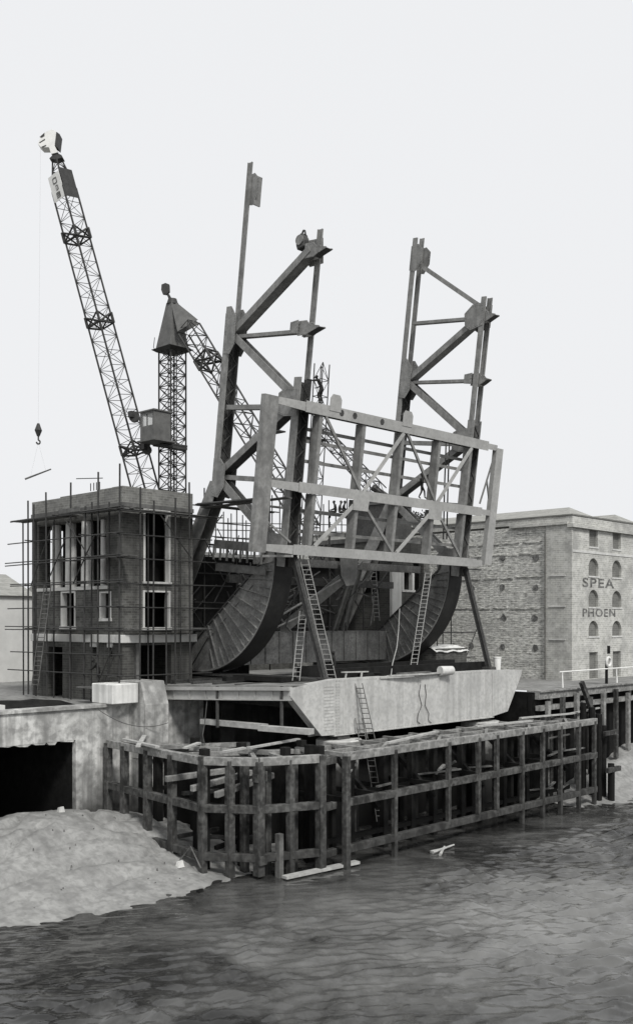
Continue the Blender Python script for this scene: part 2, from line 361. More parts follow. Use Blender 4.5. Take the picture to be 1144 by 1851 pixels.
# abutment behind the platform
a = thing('abutment', 'dark concrete abutment wall under the bridge platform', 'abutment', (50, 52, WZ - 1))
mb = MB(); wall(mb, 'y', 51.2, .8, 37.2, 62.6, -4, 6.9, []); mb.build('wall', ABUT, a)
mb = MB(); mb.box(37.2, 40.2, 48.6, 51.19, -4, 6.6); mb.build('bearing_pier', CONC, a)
mb = MB(); mb.box(61.95, 62.6, 38.4, 51.19, -4, 6.0); mb.build('return_wall', TARSHADE, a)
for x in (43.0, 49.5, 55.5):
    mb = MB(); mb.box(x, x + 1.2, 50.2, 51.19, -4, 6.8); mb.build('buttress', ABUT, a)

# ------------------------------------------------------------------ control tower (left), scaffolded
TX0, TX1, TY0, TY1 = 35.5, 40.9, 50.5, 60.9
def hole_y(x0, x1, y0, y1, Y): p = on_y(x0, y1, Y); r = on_y(x1, y0, Y); return (p.x, r.x, p.z, r.z)
def hole_x(x0, x1, y0, y1, X): p = on_x(x1, y1, X); r = on_x(x0, y0, X); return (p.y, r.y, min(p.z, r.z), max(p.z, r.z))
t = thing('control_tower', 'half built brick control tower wrapped in scaffolding on the left', 'tower', (38.2, 55.7, QZ))
H_up = hole_y(262, 306, 925, 1051, TY0); H_lo = hole_y(261, 306, 1071, 1134, TY0)
H_door = (36.65, 39.2, QZ, 9.6)
F_up = (52.2, 60.0, 13.25, 17.4)
F_w1 = (55.7, 57.2, 10.75, 12.9); F_w2 = (51.75, 52.8, 11.25, 12.8)
mb = MB()
wall(mb, 'y', TY0, .5, TX0, TX1, 10.25, 18.0, [H_up, H_lo])
wall(mb, 'x', TX0, .5, TY0 + .5, TY1, 10.25, 18.0, [F_up, F_w1, F_w2])
wall(mb, 'y', TY1 - .5, .5, TX0 + .5, TX1, 10.25, 18.0, [(36.6, 40.2, 13.3, 17.3)])
wall(mb, 'x', TX1 - .5, .5, TY0 + .5, TY1 - .5, 10.25, 18.0, [(52.4, 56.5, 13.3, 17.3), (57.2, 59.8, 13.3, 17.3)])
mb.build('wall', BRICK, t)
mb = MB()
wall(mb, 'y', TY0 + .04, .5, TX0 + .04, TX1 - .02, QZ, 9.75, [H_door])
wall(mb, 'x', TX0 + .04, .5, TY0 + .54, TY1, QZ, 9.75, [(57.2, 58.9, QZ, 9.4), (53.35, 53.75, 8.9, 9.45), (51.6, 51.95, 8.9, 9.45)])
wall(mb, 'y', TY1 - .5, .5, TX0 + .54, TX1, QZ, 9.75, []); wall(mb, 'x', TX1 - .5, .48, TY0 + .54, TY1 - .5, QZ, 9.75, [])
mb.build('lower_wall', BRICKLOW, t)
mb = MB(); mb.box(TX0 - .22, TX1 + .2, TY0 - .22, TY0 + .52, 9.752, 10.247); mb.box(TX0 - .22, TX0 + .52, TY0 + .522, 54.6, 9.752, 10.247); mb.box(TX0 - .12, TX0 + .5, 58.2, TY1, 9.752, 10.247)
mb.box(TX0 - .02, TX0 + .5, 54.602, 58.198, 9.752, 10.247)
mb.box(TX0 - .04, TX0 + .3, 53.2, 53.95, 9.46, 9.748); mb.box(TX0 - .04, TX0 + .3, 51.5, 52.1, 9.46, 9.748)
mb.build('string_course', STONE, t, bevel=.03)
mb = MB(); mb.box(TX0 + .55, TX1 - .55, TY0 + .55, TY1 - .55, 9.9, 10.2); mb.build('floor_slab', ABUT, t)
mb = MB(); mb.box(TX0 + .52, TX1 - .52, TY0 + .52, TY1 - .52, 12.95, 13.2); mb.build('upper_floor_slab', ABUT, t)
mb = MB(); mb.box(TX0 - .05, TX1 + .05, TY0 - .05, TY1 + .05, 18.003, 18.25); mb.build('roof_slab', ABUT, t)
# parapet with its broken, unfinished top
mb = MB()
segs = [(TY0, 51.6, 19.24), (51.6, 53.2, 19.22), (53.2, 55.6, 19.15), (55.6, 57.4, 19.15), (57.4, 59.4, 19.08), (59.4, TY1, 19.08)]
for y0, y1, z in segs: mb.box(TX0, TX0 + .4, y0 + .002, y1, 18.253, z)
for x0, x1, z in ((TX0 + .402, 37.5, 19.24), (37.5, 39.6, 19.24), (39.6, TX1, 19.24)): mb.box(x0 + .002, x1, TY0 + .003, TY0 + .4, 18.253, z)
mb.box(TX1 - .4, TX1, TY0 + .402, TY1, 18.253, 19.15)
mb.build('parapet', PARAP, t)
for y, wd in ((52.9, .5), (54.7, 1.0), (56.6, .9), (58.3, .8)):
    mb = MB(); mb.tube((TX0 + .3, y, 13.27), (TX0 + .3, y, 17.38), wd*.42, 14, wd*.37); mb.build('column', STONE, t, smooth=False)
mb = MB(); mb.box(TX0 - .06, TX0 + .6, 52.0, 60.2, 13.05, 13.262); mb.build('colonnade_sill', STONE, t)
mb = MB(); mb.box(37.4, 37.7, 52.55, 55.5, 13.22, 17.9); mb.box(37.5, 37.8, 56.3, 57.1, 13.22, 17.9); mb.box(37.5, 37.8, 57.9, 60.3, 13.22, 17.9); mb.box(36.02, 40.38, 52.2, 52.5, 13.22, 17.9); mb.box(36.02, 40.38, 52.6, 52.8, 10.22, 12.94); mb.box(37.6, 37.8, 52.85, 60.3, 10.22, 12.94); mb.build('shade_partition', SHADEIN, t)  # partitions added so the tower openings read dark
for h, nm in ((H_up, 'tall_window_surround'), (H_lo, 'window_surround')): surround('y', TY0, .5, h).build(nm, STONE, t)
for h in (F_w1, F_w2): surround('x', TX0, .5, h).build('window_surround', STONE, t)
mb = MB(); mb.box(36.4, 36.6, TY0 - .15, TY0 + .6, QZ, 9.7); mb.build('door_post', OLDPLANK, t)
mb = MB(); mb.box(TX0 + .6, TX1 - .6, 56, 56.3, QZ, 9.8); mb.build('ground_floor_partition', SHADEIN, t)

# twin tower beyond the far truss
t2 = thing('gate_tower', 'brick tower with pale window surrounds seen behind the far truss', 'tower', (64.3, 56, QZ))
G0, G1, GY = 62.2, 67.0, 51.6
hw = hole_y(729, 745, 1033, 1066, GY)
mb = MB(); wall(mb, 'y', GY, .5, G0, G1, QZ, 17.6, [hw, (63.2, 64.4, 6.5, 8.6), (64.8, 66.2, 13.4, 16.6)]); wall(mb, 'x', G0, .5, GY + .5, 60.5, QZ, 17.6, [(53, 55, 13.4, 16.6), (56.5, 58, 13.4, 16.6)]); wall(mb, 'x', G1 - .5, .5, GY + .5, 60.5, QZ, 17.6, []); wall(mb, 'y', 60, .5, G0 + .5, G1 - .5, QZ, 17.6, [])
mb.build('wall', BRICKLOW, t2)
surround('y', GY, .5, hw, w=.22).build('window_surround', STONE, t2)
mb = MB(); mb.box(hw[0] - 1.5, hw[0] - .3, GY - .05, GY + .2, hw[2] - 2.5, hw[3] + .2); mb.build('stone_panel', STONE, t2)
mb = MB(); mb.box(G0 + .55, G1 - .55, GY + .55, 59.9, 12.8, 13.1); mb.box(G0 + .52, G1 - .52, GY + 2.6, GY + 2.8, QZ, 12.7); mb.build('floor_slab', SHADEIN, t2)
mb = MB(); mb.box(G0 - .1, G1 + .1, GY - .1, 60.6, 17.603, 17.95); mb.build('roof_slab', ABUT, t2)

# ------------------------------------------------------------------ scaffolding round the tower
s = thing('tube_scaffold', 'tube scaffold with plank platforms round the left brick tower', 'scaffold', (36, 52, QZ))
SX, SY = TX0 - 1.25, TY0 - 1.25
tops = {52: 905, 63: 912, 86: 890, 127: 872, 152: 915, 177: 853, 216: 838}
for px, top in tops.items():
    p = on_x(px, 1150, SX); z1 = on_x(px, top, SX).z
    mb = MB(); mb.tube((SX, p.y, QZ + .2), (SX + rnd.uniform(-.1, .1), p.y + rnd.uniform(-.12, .06), z1), .055); mb.build('standard', TUBE, s)
for px, top in {253: 880, 277: 905, 301: 1060, 317: 900, 344: 872}.items():
    p = on_y(px, 1150, SY); z1 = on_y(px, top, SY).z
    mb = MB(); mb.tube((p.x, SY, QZ + .2), (p.x + rnd.uniform(-.08, .08), SY, z1), .055); mb.build('standard', TUBE, s)
for y_ in (51.4, 53.3, 55.6, 57.6, 59.8, 61.4):
    mb = MB(); mb.tube((TX0 - .35, y_, QZ), (TX0 - .35 + rnd.uniform(-.05, .05), y_, rnd.uniform(17.8, 18.6)), .05); mb.build('standard', TUBE, s)
for x_ in (37.1, 39.6):
    mb = MB(); mb.tube((x_, TY0 - .4, QZ), (x_, TY0 - .4, 17.9), .045); mb.build('standard', TUBE, s)
lifts = [17.65, 16.25, 14.85, 13.35, 11.95, 10.55, 9.1, 7.9]
for k, z in enumerate(lifts):
    for dz in ((0, .12) if k in (0, 2, 3, 5) else (0,)):
        mb = MB(); mb.tube((SX - .06, SY - .7, z + dz), (SX - .06, TY1 + .5 + (k % 3)*.35, z + dz + rnd.uniform(-.08, .08)), .04); mb.build('ledger', TUBE, s)
    if k not in (6,):
        mb = MB(); mb.tube((SX - .7, SY - .06, z - .06), (TX1 + (2.2 if k in (2, 3, 4) else .5), SY - .06, z - .06 + rnd.uniform(-.05, .05)), .04); mb.build('ledger', TUBE, s)
for k, z in enumerate(lifts[:6]):
    for y in (52.5, 55.5, 58.8):
        if (k + int(y)) % 2: mb = MB(); mb.tube((SX - .5, y, z + .06), (TX0 + .3, y, z + .06), .04); mb.build('transom', TUBE, s)
for (p0, p1) in (((SX, 58.9, 13.4), (SX, 56.0, 17.6)), ((SX, 52.1, 14.9), (SX, 54.8, 17.4)), ((SX, 57.0, 13.4), (SX, 54.8, 16.2)), ((SX, 53.9, 13.4), (SX, 51.5, 16.3)), ((37.3, SY, 17.6), (39.8, SY, 15.0)), ((SX, 49.6, 9.0), (SX, 51.2, 6.4)), ((SX - .1, 49.5, 9.6), (SX - .1, 51.9, 6.3))):
    mb = MB(); mb.tube(p0, p1, .042); mb.build('brace', TUBE, s)
def boards(root, x0, x1, y0, y1, z, n, along, m=OLDPLANK, name='platform_boards'):
    mb = MB()
    for k in range(n):
        j = rnd.uniform(-.25, .25)
        if along == 'y': w_ = (x1 - x0)/n; mb.box(x0 + k*w_ + .01, x0 + (k+1)*w_ - .01, y0 + j, y1 + j, z, z + .05)
        else: w_ = (y1 - y0)/n; mb.box(x0 + j, x1 + j, y0 + k*w_ + .01, y0 + (k+1)*w_ - .01, z, z + .05)
    return mb.build(name, m, root)
boards(s, SX - .1, TX0 - .08, SY, 54.0, 17.75, 4, 'y'); boards(s, SX - .1, TX0 - .08, 54.6, 61.6, 17.72, 4, 'y'); boards(s, SX, 42.2, SY, TY0 - .08, 17.7, 4, 'x')
boards(s, SX - .1, TX0 - .26, 53.2, 57.6, 10.65, 4, 'y'); boards(s, TX0, TX1 + .2, SY, TY0 - .26, 10.6, 3, 'x'); boards(s, SX, TX0 - .08, SY - .2, 53, 14.92, 2, 'y')
mb = MB(); mb.box(SX - .12, SX - .08, 53.0, 55.4, 17.8, 18.05); mb.build('toe_board', OLDPLANK, s)
for y in (53.2, 53.55, 53.85, 54.2):
    mb = MB(); mb.tube((TX0 + .2, y, 19.26), (TX0 + .2, y, 19.75), .03); mb.build('starter_bar', TUBE, s)
mb = MB(); mb.tube((TX0 - .2, 52.3, 19.85), (TX0 - .2, 55.2, 20.1), .03); mb.build('guard_rail', TUBE, s)

# ------------------------------------------------------------------ pier platform: pale front girder, side girder, rolling tracks
FY = 39.5; FZ0, FZ1 = 4.5, 7.72; FXL, FXR = 42.4, 58.3
p = thing('pier_platform', 'pale riveted girder platform on the river pier under the raised leaf', 'bridge platform', (50, 45, 4.5))
mb = MB(); mb.prism([(FXL, FY, FZ0), (FXR, FY, FZ0), (FXR, FY, FZ1), (FXL, FY, FZ1)], (0, .6, 0)); mb.build('front_plate', GIRDER, p)
mb = MB(); mb.prism([(FXL - .01, FY - .02, FZ0 + .02), (FXL - .01, FY - .02, FZ1), (38.8, FY - .02, 7.38), (38.8, FY - .02, 6.95), (41.3, FY - .02, 4.55)], (0, .55, 0)); mb.build('tapered_bracket', GIRDER, p)
mb = MB(); mb.prism([(FXR + .01, FY - .02, FZ0 + .02), (60.2, FY - .02, 4.75), (62.0, FY - .02, 7.35), (62.0, FY - .02, 7.6), (FXR + .01, FY - .02, FZ1)], (0, .55, 0)); mb.build('tapered_bracket', GIRDER, p)
mb = MB()                       # rivets and splice plates on the front
for x in (42.55, 42.75, 43.5, 43.7, 50.3, 50.5, 57.9, 58.1):
    for k in range(19): mb.tube((x, FY - .03, FZ0 + .15 + k*.165), (x, FY, FZ0 + .15 + k*.165), .032, 5)
for k in range(76):
    for z in (FZ0 + .1, FZ1 - .1): mb.tube((FXL + .15 + k*.208, FY - .03, z), (FXL + .15 + k*.208, FY, z), .03, 5)
for r in range(7):
    for k in range(14): mb.tube((41.55 + r*.12, FY - .05, 4.85 + k*.19), (41.55 + r*.12, FY - .02, 4.85 + k*.19), .03, 5)
mb.build('rivets', GIRDER, p)['kind'] = 'stuff'
mb = MB(); mb.box(FXL - .1, FXR + .1, FY - .1, FY + .75, FZ0 - .05, FZ0 - .003); mb.build('bottom_flange', GIRDER, p)
for x in (43.6, 50.4, 57.8): mb = MB(); mb.box(x - .28, x + .28, FY - .024, FY - .002, FZ0 + .02, FZ1 - .02); mb.build('splice_plate', GIRDER, p)
# side girder running back to the quay
A0 = Vector((38.85, FY, 7.4)); B0 = Vector((37.0, 50.3, 7.02)); d = (B0 - A0)
def along(k, dz=0, dx=0): return A0 + d*k + Vector((dx, 0, dz))
mb = MB(); mb.beam(along(0, -.42), along(1, -.42), .06, .5); mb.build('side_girder_web', PALESTEEL, p)
mb = MB(); mb.beam(along(0, -.05), along(1, -.05), .4, .2); mb.beam(along(0, -.68), along(1, -.68), .34, .06); mb.build('side_girder_flange', PALESTEEL, p)
for k in range(1, 9): mb = MB(); mb.beam(along(k/9, -.18, -.06), along(k/9, -.64, -.06), .04, .12, (0, 1, 0)); mb.build('stiffener', PALESTEEL, p)
for k in (.05, .47): mb = MB(); mb.beam(along(k, .1, -.06), along(k, -2.3, -.06), .13, .13, (0, 1, 0)); mb.build('hanger', DARKSTEEL, p)
mb = MB(); mb.hexa([along(0, .06, .1), Vector((62.1, FY + .3, 7.46)), Vector((62.1, 51.1, 7.46)), along(1, .06, .1), along(0, .12, .1), Vector((62.1, FY + .3, 7.53)), Vector((62.1, 51.1, 7.53)), along(1, .12, .1)])
mb.build('deck_plate', DECKM, p)
for X in (42.1, 59.7):
    mb = MB(); mb.box(X, X + 1.5, FY + .62, 58, 5.9, 7.45); mb.build('track_girder', DARKSTEEL, p)
    mb = MB(); mb.box(X + .05, X + 1.4, FY + 1.2, 58, 7.54, 7.70); mb.build('rolling_track', DARKSTEEL, p)
for y in (41.6, 43.6, 45.6, 47.6, 49.6): mb = MB(); mb.box(38.6, 61.9, y, y + .25, 6.6, 7.44); mb.build('cross_bearer', DARKSTEEL, p)
mb = MB(); mb.box(46.9, 47.4, 39.8, 42.6, 7.54, 7.9); mb.box(43.8, 60.6, 41.3, 41.75, 7.54, 8.2); mb.box(43.8, 59.6, 43.6, 44.0, 7.54, 8.3); mb.build('timber_baulk', TARSHADE, p)
mb = MB(); mb.box(39.4, 41.9, 45.5, 45.9, 7.5, 7.72); mb.box(40.8, 42.0, 42.2, 46.5, 7.5, 7.78); mb.build('timber_baulk', TARSHADE, p)
# cylinder piers
for X, Y, lab in ((43.2, 39.9, 'squat pale concrete cylinder pier under the left end of the front girder'), (57.9, 40.2, 'pale concrete cylinder pier under the right end of the front girder')):
    c = thing('cylinder_pier', lab, 'pier', (X, Y, -4), 'cylinder piers in the river')
    mb = MB(); mb.tube((X, Y, -4), (X, Y, 3.7), 1.15, 28); mb.build('shaft', PIERC, c)
    mb = MB(); mb.tube((X, Y, 3.703), (X, Y, 4.2), 1.35, 28); mb.build('cap', PIERC, c, bevel=.05)
    mb = MB(); mb.box(X - .5, X + .5, Y - .4, Y + .4, 4.203, 4.44); mb.build('bearing', DARKSTEEL, c)

# ------------------------------------------------------------------ the raised bascule leaf
b = thing('bascule_leaf', 'raised steel bascule leaf with two half built trusses and curved rolling segments', 'bridge leaf', (51.5, 51.4, 7.7))
UP = leaf(0, 1, 0) - leaf(0, 0, 0)
def lpart(name, mb, m=STEEL, parent=None): return mb.build(name, m, b, parent)
def lbox(mb, X0, X1, u0, u1, v0, v1):
    return mb.hexa([leaf(X0, u0, v0), leaf(X1, u0, v0), leaf(X1, u0, v1), leaf(X0, u0, v1), leaf(X0, u1, v0), leaf(X1, u1, v0), leaf(X1, u1, v1), leaf(X0, u1, v1)])
def channel(X, side, u0, u1, v0, v1, f=.11):   # web plate at X with two flanges turned to 'side'
    mb = MB(); lbox(mb, X, X + side*.05, u0, u1, v0, v1)
    for v in (v0, v1 - .05): lbox(mb, X + side*.052, X + side*f, u0, u1, v, v + .05)
    return mb
def lacing(X0, X1, u0, u1, v, n):
    mb = MB(); s_ = (u1 - u0)/n
    for k in range(n):
        a_, c_ = (X0, X1) if k % 2 else (X1, X0)
        mb.beam(leaf(a_, u0 + k*s_, v), leaf(c_, u0 + (k+1)*s_, v), .03, .09, (0, -1, 0))
    return mb
def member(p0, p1, X0, X1, h, name, solid=True, m=STEEL):  # box diagonal between (u,v) points
    a_, c_ = leaf(0, *p0), leaf(0, *p1); mb = MB(); dirv = (c_ - a_).normalized(); nrm = Vector((1, 0, 0)).cross(dirv).normalized()
    def bar(x0, x1, n0, n1):
        mb.hexa([Vector((x0, 0, 0)) + a_ + nrm*n0, Vector((x1, 0, 0)) + a_ + nrm*n0, Vector((x1, 0, 0)) + a_ + nrm*n1, Vector((x0, 0, 0)) + a_ + nrm*n1,
                 Vector((x0, 0, 0)) + c_ + nrm*n0, Vector((x1, 0, 0)) + c_ + nrm*n0, Vector((x1, 0, 0)) + c_ + nrm*n1, Vector((x0, 0, 0)) + c_ + nrm*n1])
    bar(X0, X0 + .05, -h/2, h/2); bar(X1 - .05, X1, -h/2, h/2)
    if solid: bar(X0 + .052, X1 - .052, h/2 - .06, h/2 - .02)
    o = lpart(name, mb, m)
    mb = MB(); bar2 = [(-h/2 + .02, -h/2 + .05)]
    if solid: bar(X0 + .052, X1 - .052, -h/2 + .02, -h/2 + .05); lpart('soffit_plate', mb, DARKSTEEL, o)  # underside shade put into the plate colour
    else:
        dv = c_ - a_; nb = max(3, int(dv.length/.8))
        for k in range(nb):
            xa_, xb_ = (X0 + .06, X1 - .06) if k % 2 else (X1 - .06, X0 + .06)
            mb.beam(Vector((xa_, 0, 0)) + a_ + dv*(k/nb), Vector((xb_, 0, 0)) + a_ + dv*((k + 1)/nb), .03, .07, nrm)
        lpart('lacing_bars', mb, DARKSTEEL, o)
    return o
def gusset(X, pts, name='gusset_plate', th=.03):
    mb = MB(); mb.prism([leaf(X, u_, v_) for v_, u_ in pts], (th, 0, 0))
    us = [q_[1] for q_ in pts]; vs = [q_[0] for q_ in pts]; cu = sum(us)/len(us); cv = sum(vs)/len(vs)
    for k in range(len(pts)):
        (va, ua), (vb, ub) = pts[k], pts[(k+1) % len(pts)]; L_ = math.hypot(va - vb, ua - ub); n_ = max(2, int(L_/.2))
        for j in range(n_):
            f_ = (j + .5)/n_; vv = (va + (vb - va)*f_)*.86 + cv*.14; uu = (ua + (ub - ua)*f_)*.86 + cu*.14
            q_ = leaf(X, uu, vv); mb.tube(q_ - Vector((.025, 0, 0)), q_, .028, 5)
    return lpart(name, mb, STEEL)
def bracket(X0, X1, u_, tip):
    xa, xb = X0 + .14, X0 + .66
    for X in (xa, xb):
        gusset(X, [(.2, u_ + .42), (.2, u_ - .45), (-.6, u_ - .42), (-.85, u_ - .28), (tip - .05, u_ - .02), (tip, u_ + .05), (-.75, u_ + .16), (-.5, u_ + .42)], 'bracket_plate')
    mb = MB(); mb.hexa([leaf(xa + .04, u_ - .4, -.6), leaf(xb - .01, u_ - .4, -.6), leaf(xb - .01, u_ - .04, tip), leaf(xa + .04, u_ - .04, tip), leaf(xa + .04, u_ - .36, -.6), leaf(xb - .01, u_ - .36, -.6), leaf(xb - .01, u_, tip), leaf(xa + .04, u_, tip)])
    lpart('bracket_flange', mb, DARKSTEEL)
def truss(X0, first):
    X1 = X0 + .95
    # rear chord A
    lpart('chord_plate', channel(X0, 1, 4.0, 14.8 if first else 24.2, 6.28 if first else 6.4, 6.8), STEEL)
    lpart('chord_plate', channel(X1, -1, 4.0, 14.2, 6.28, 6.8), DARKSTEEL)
    lpart('chord_plate', channel(X1, -1, 14.2, 24.4, 6.45, 6.85), STEEL)
    lpart('cover_plate', lbox(MB(), X0 + .17, X1 - .17, 4.2, 13.2, 6.72, 6.77), DARKSTEEL)
    lpart('lacing_bars', lacing(X0 + .1, X1 - .1, 4.2, 13.2, 6.36, 12), DARKSTEEL)
    lpart('shade_plate', lbox(MB(), X1 - .118, X1 - .112, 4.2, 13.2, 6.33, 6.7), DARKSTEEL)  # thin dark sheet painting the shade inside the chord
    # front chord B
    top = 10.5 if first else 19.2
    lpart('chord_plate', channel(X0, 1, -.2, 10.5, -.55, 0), STEEL)
    if not first: lpart('chord_plate', channel(X0, 1, 10.5, 19.2, -.48, -.08), STEEL)
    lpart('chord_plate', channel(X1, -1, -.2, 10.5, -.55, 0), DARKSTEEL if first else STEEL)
    lpart('chord_plate', channel(X1, -1, 10.5, 19.3, -.4, 0), STEEL)
    lpart('cover_plate', lbox(MB(), X0 + .17, X1 - .17, 0, 10.3, -.08, -.03), DARKSTEEL)
    lpart('lacing_bars', lacing(X0 + .1, X1 - .1, 0, 10.2, -.47, 13), DARKSTEEL)
    lpart('shade_plate', lbox(MB(), X1 - .118, X1 - .112, 0, 10.2, -.5, -.1), DARKSTEEL if first else SEGSTEEL)
    # web members
    member((13.5, 6.3), (18, -.2), X0 + .1, X1 - .1, .42, 'diagonal')
    member((13.3, 5.9), (9.4, .1), X0 + .12, X1 - .3, .46, 'diagonal', solid=False)
    member((9.0, 0), (4.7, 6.3), X0 + .1, X1 - .1, .45, 'diagonal')
    member((4.1, 6.0), (.2, .2), X0 + .12, X1 - .25, .55, 'diagonal', solid=False)
    if not first: member((22.3, 6.3), (18.5, 0), X0 + .25, X1 - .25, .26, 'diagonal')
    for u_ in ((13.35, 8.9, 4.45) if first else (17.9, 13.45, 8.9, 4.45)):
        member((u_, 6.3), (u_ - .1, -.1), X0 + .25, X1 - .25, .22 if u_ > 9 else .3, 'strut')
    for X in (X0 - .035, X1 + .005):
        gusset(X, [(6.72, 12.3), (6.72, 15.2), (6.25, 15.2), (5.75, 14.6), (5.7, 12.8), (6.1, 12.2)])
        gusset(X, [(.6, 9.9), (-.5, 9.9), (-.5, 8.2), (.6, 8.2), (1.2, 8.4), (1.2, 9.6)])
        gusset(X, [(6.78, 3.2), (6.78, 5.6), (6.1, 5.6), (5.6, 5.1), (5.6, 3.8), (6.1, 3.1)])
        gusset(X, [(1.3, -.8), (-.6, -.8), (-.6, 1.1), (.8, 1.2), (1.6, .6)])
        if X > X0 or not first: gusset(X, [(6.85, 21.8), (6.85, 23.6), (6.2, 23.7), (5.75, 23.3), (5.75, 22.4), (6.2, 21.7)])
        if not first: gusset(X, [(-.42, 17.2), (-.42, 18.8), (.6, 18.7), (1.25, 18.1), (1.1, 17.2), (.6, 16.9)])
        gusset(X + (.06 if X > X0 else -.0), [(.03, 13.05), (.03, 13.85), (.7, 13.75), (.7, 13.1)])
    if first:
        lpart('splice_angle', lbox(MB(), X1 - .02, X1 + .5, 21.7, 23.5, 6.0, 6.1), STEEL)
        gusset(X1 + .02, [(.5, 17.2), (1.3, 17.9), (1.0, 18.8), (-.4, 18.8), (-.6, 17.3)])
    bracket(X0, X1, 13.4, -1.55 if first else -1.2); bracket(X0, X1, 17.9, -1.55 if first else -1.3)
    # rear leg running down to the counterweight
    q0, q1 = Vector((0, 50.0, 19.9)), Vector((0, 55.6, 11.0))
    for X in (X0, X1 - .06):
        mb = MB(); mb.prism([Vector((X, 49.5, 20.0)), Vector((X, 50.35, 20.2)), Vector((X, 52.0, 17.6)), Vector((X, 56.2, 11.3)), Vector((X, 54.9, 10.9)), Vector((X, 51.1, 17.0))], (.06, 0, 0)); lpart('tail_plate', mb)
    mb = MB(); mb.hexa([(X0 + .08, 50.2, 20.0), (X1 - .08, 50.2, 20.0), (X1 - .08, 55.9, 11.4), (X0 + .08, 55.9, 11.4), (X0 + .08, 50.28, 20.05), (X1 - .08, 50.28, 20.05), (X1 - .08, 56, 11.45), (X0 + .08, 56, 11.45)]); lpart('cover_plate', mb, DARKSTEEL)
    # rolling segment
    C = Vector((0, 51.3, 14.95)); R = 7.22; XS0, XS1 = X0, X0 + 1.25
    def arc(ang, r): return Vector((0, C.y + r*math.cos(ang), C.z + r*math.sin(ang)))
    angs = [math.radians(176 + k*(287 - 176)/44) for k in range(45)]
    inner = [Vector((0, 53.6, 8.9)), Vector((0, 52.0, 9.65)), Vector((0, 50.9, 10.5)), Vector((0, 45.15, 14.9)), Vector((0, 44.9, 15.5))]
    outer = [arc(a_, R - .06) for a_ in angs]
    seg = None
    for X in (XS0, XS1 - .06):
        mb = MB(); pts = [q_ + Vector((X, 0, 0)) for q_ in outer + inner]; mb.prism(pts, (.06, 0, 0))
        o = lpart('segment_web', mb, SEGSTEEL)
        if seg is None: seg = o
    mb = MB(); n = len(angs)                       # tread plate round the rim
    i = len(mb.v)
    for a_ in angs:
        for r, X in ((R - .05, XS0 - .14), (R, XS0 - .14), (R, XS1 + .14), (R - .05, XS1 + .14)): q_ = arc(a_, r); mb.v.append((X, q_.y, q_.z))
    for k in range(n - 1):
        for j in range(4): mb.f.append((4*k + j, 4*k + (j+1) % 4, 4*(k+1) + (j+1) % 4, 4*(k+1) + j))
    mb.f.append((0, 1, 2, 3)); mb.f.append((4*n-4, 4*n-3, 4*n-2, 4*n-1))
    lpart('tread', mb, TREAD, seg)
    mb = MB()
    for k in range(n - 1):                        # light rim angle along the edge
        p0, p1, p2, p3 = arc(angs[k], R - .052), arc(angs[k+1], R - .052), arc(angs[k+1], R - .17), arc(angs[k], R - .17)
        mb.hexa([q_ + Vector((XS0 - .1, 0, 0)) for q_ in (p0, p1, p2, p3)] + [q_ + Vector((XS0 - .02, 0, 0)) for q_ in (p0, p1, p2, p3)])
    lpart('rim_angle', mb, STEEL, seg)
    mb = MB()                                     # top edge cover
    for k in range(len(inner) - 1):
        a_, c_ = inner[k], inner[k+1]; mb.beam(a_ + Vector(((XS0 + XS1)/2, 0, 0)), c_ + Vector(((XS0 + XS1)/2, 0, 0)), 1.5, .1, (0, .6, .8))
    lpart('edge_cover', mb, DARKSTEEL, seg)
    for k, am in enumerate((182, 191, 200, 209, 218, 227, 236, 245, 254)):     # radial stiffeners: long ones to the edge, short ones between
        a_ = math.radians(am); o_ = arc(a_, R - .18); best = None
        # long stiffeners run from the rim to the inner edge
        for f_ in [x*.05 for x in range(4, 120)]:
            q_ = arc(a_ + .10*f_*.25, R - .18 - f_)
            t_ = (q_.y - 45.15)/(50.9 - 45.15); edge_z = 14.9 + t_*(10.5 - 14.9) if q_.y < 50.9 else 10.5 - (q_.y - 50.9)*.6
            if q_.z > edge_z - .08: break
        if f_ > 5.8 : continue
        mb = MB(); mb.beam(o_ + Vector((XS0 - .07, 0, 0)), q_ + Vector((XS0 - .07, 0, 0)), .045, .13, (1, 0, 0)); lpart('stiffener', mb, SEGSTEEL, seg)
        a2 = math.radians(am + 4.5); mb = MB(); mb.beam(arc(a2, R - .18) + Vector((XS0 - .06, 0, 0)), arc(a2 + .02, R - 1.25 - .1*k % .3) + Vector((XS0 - .06, 0, 0)), .04, .11, (1, 0, 0)); lpart('short_stiffener', mb, SEGSTEEL, seg)
    mb = MB()
    for k in range(9):
        t_ = k/9.0; y_ = 45.6 + t_*5.6; z_ = 14.3 - t_*4.45 - .35
        if k % 2: mb.beam((XS0 - .05, y_, z_ - .15), (XS0 - .05, y_ + .52, z_ - .56), .04, .08, (1, 0, 0))
    lpart('edge_stiffener', mb, SEGSTEEL, seg)
truss(42.2, True); truss(59.8, False)

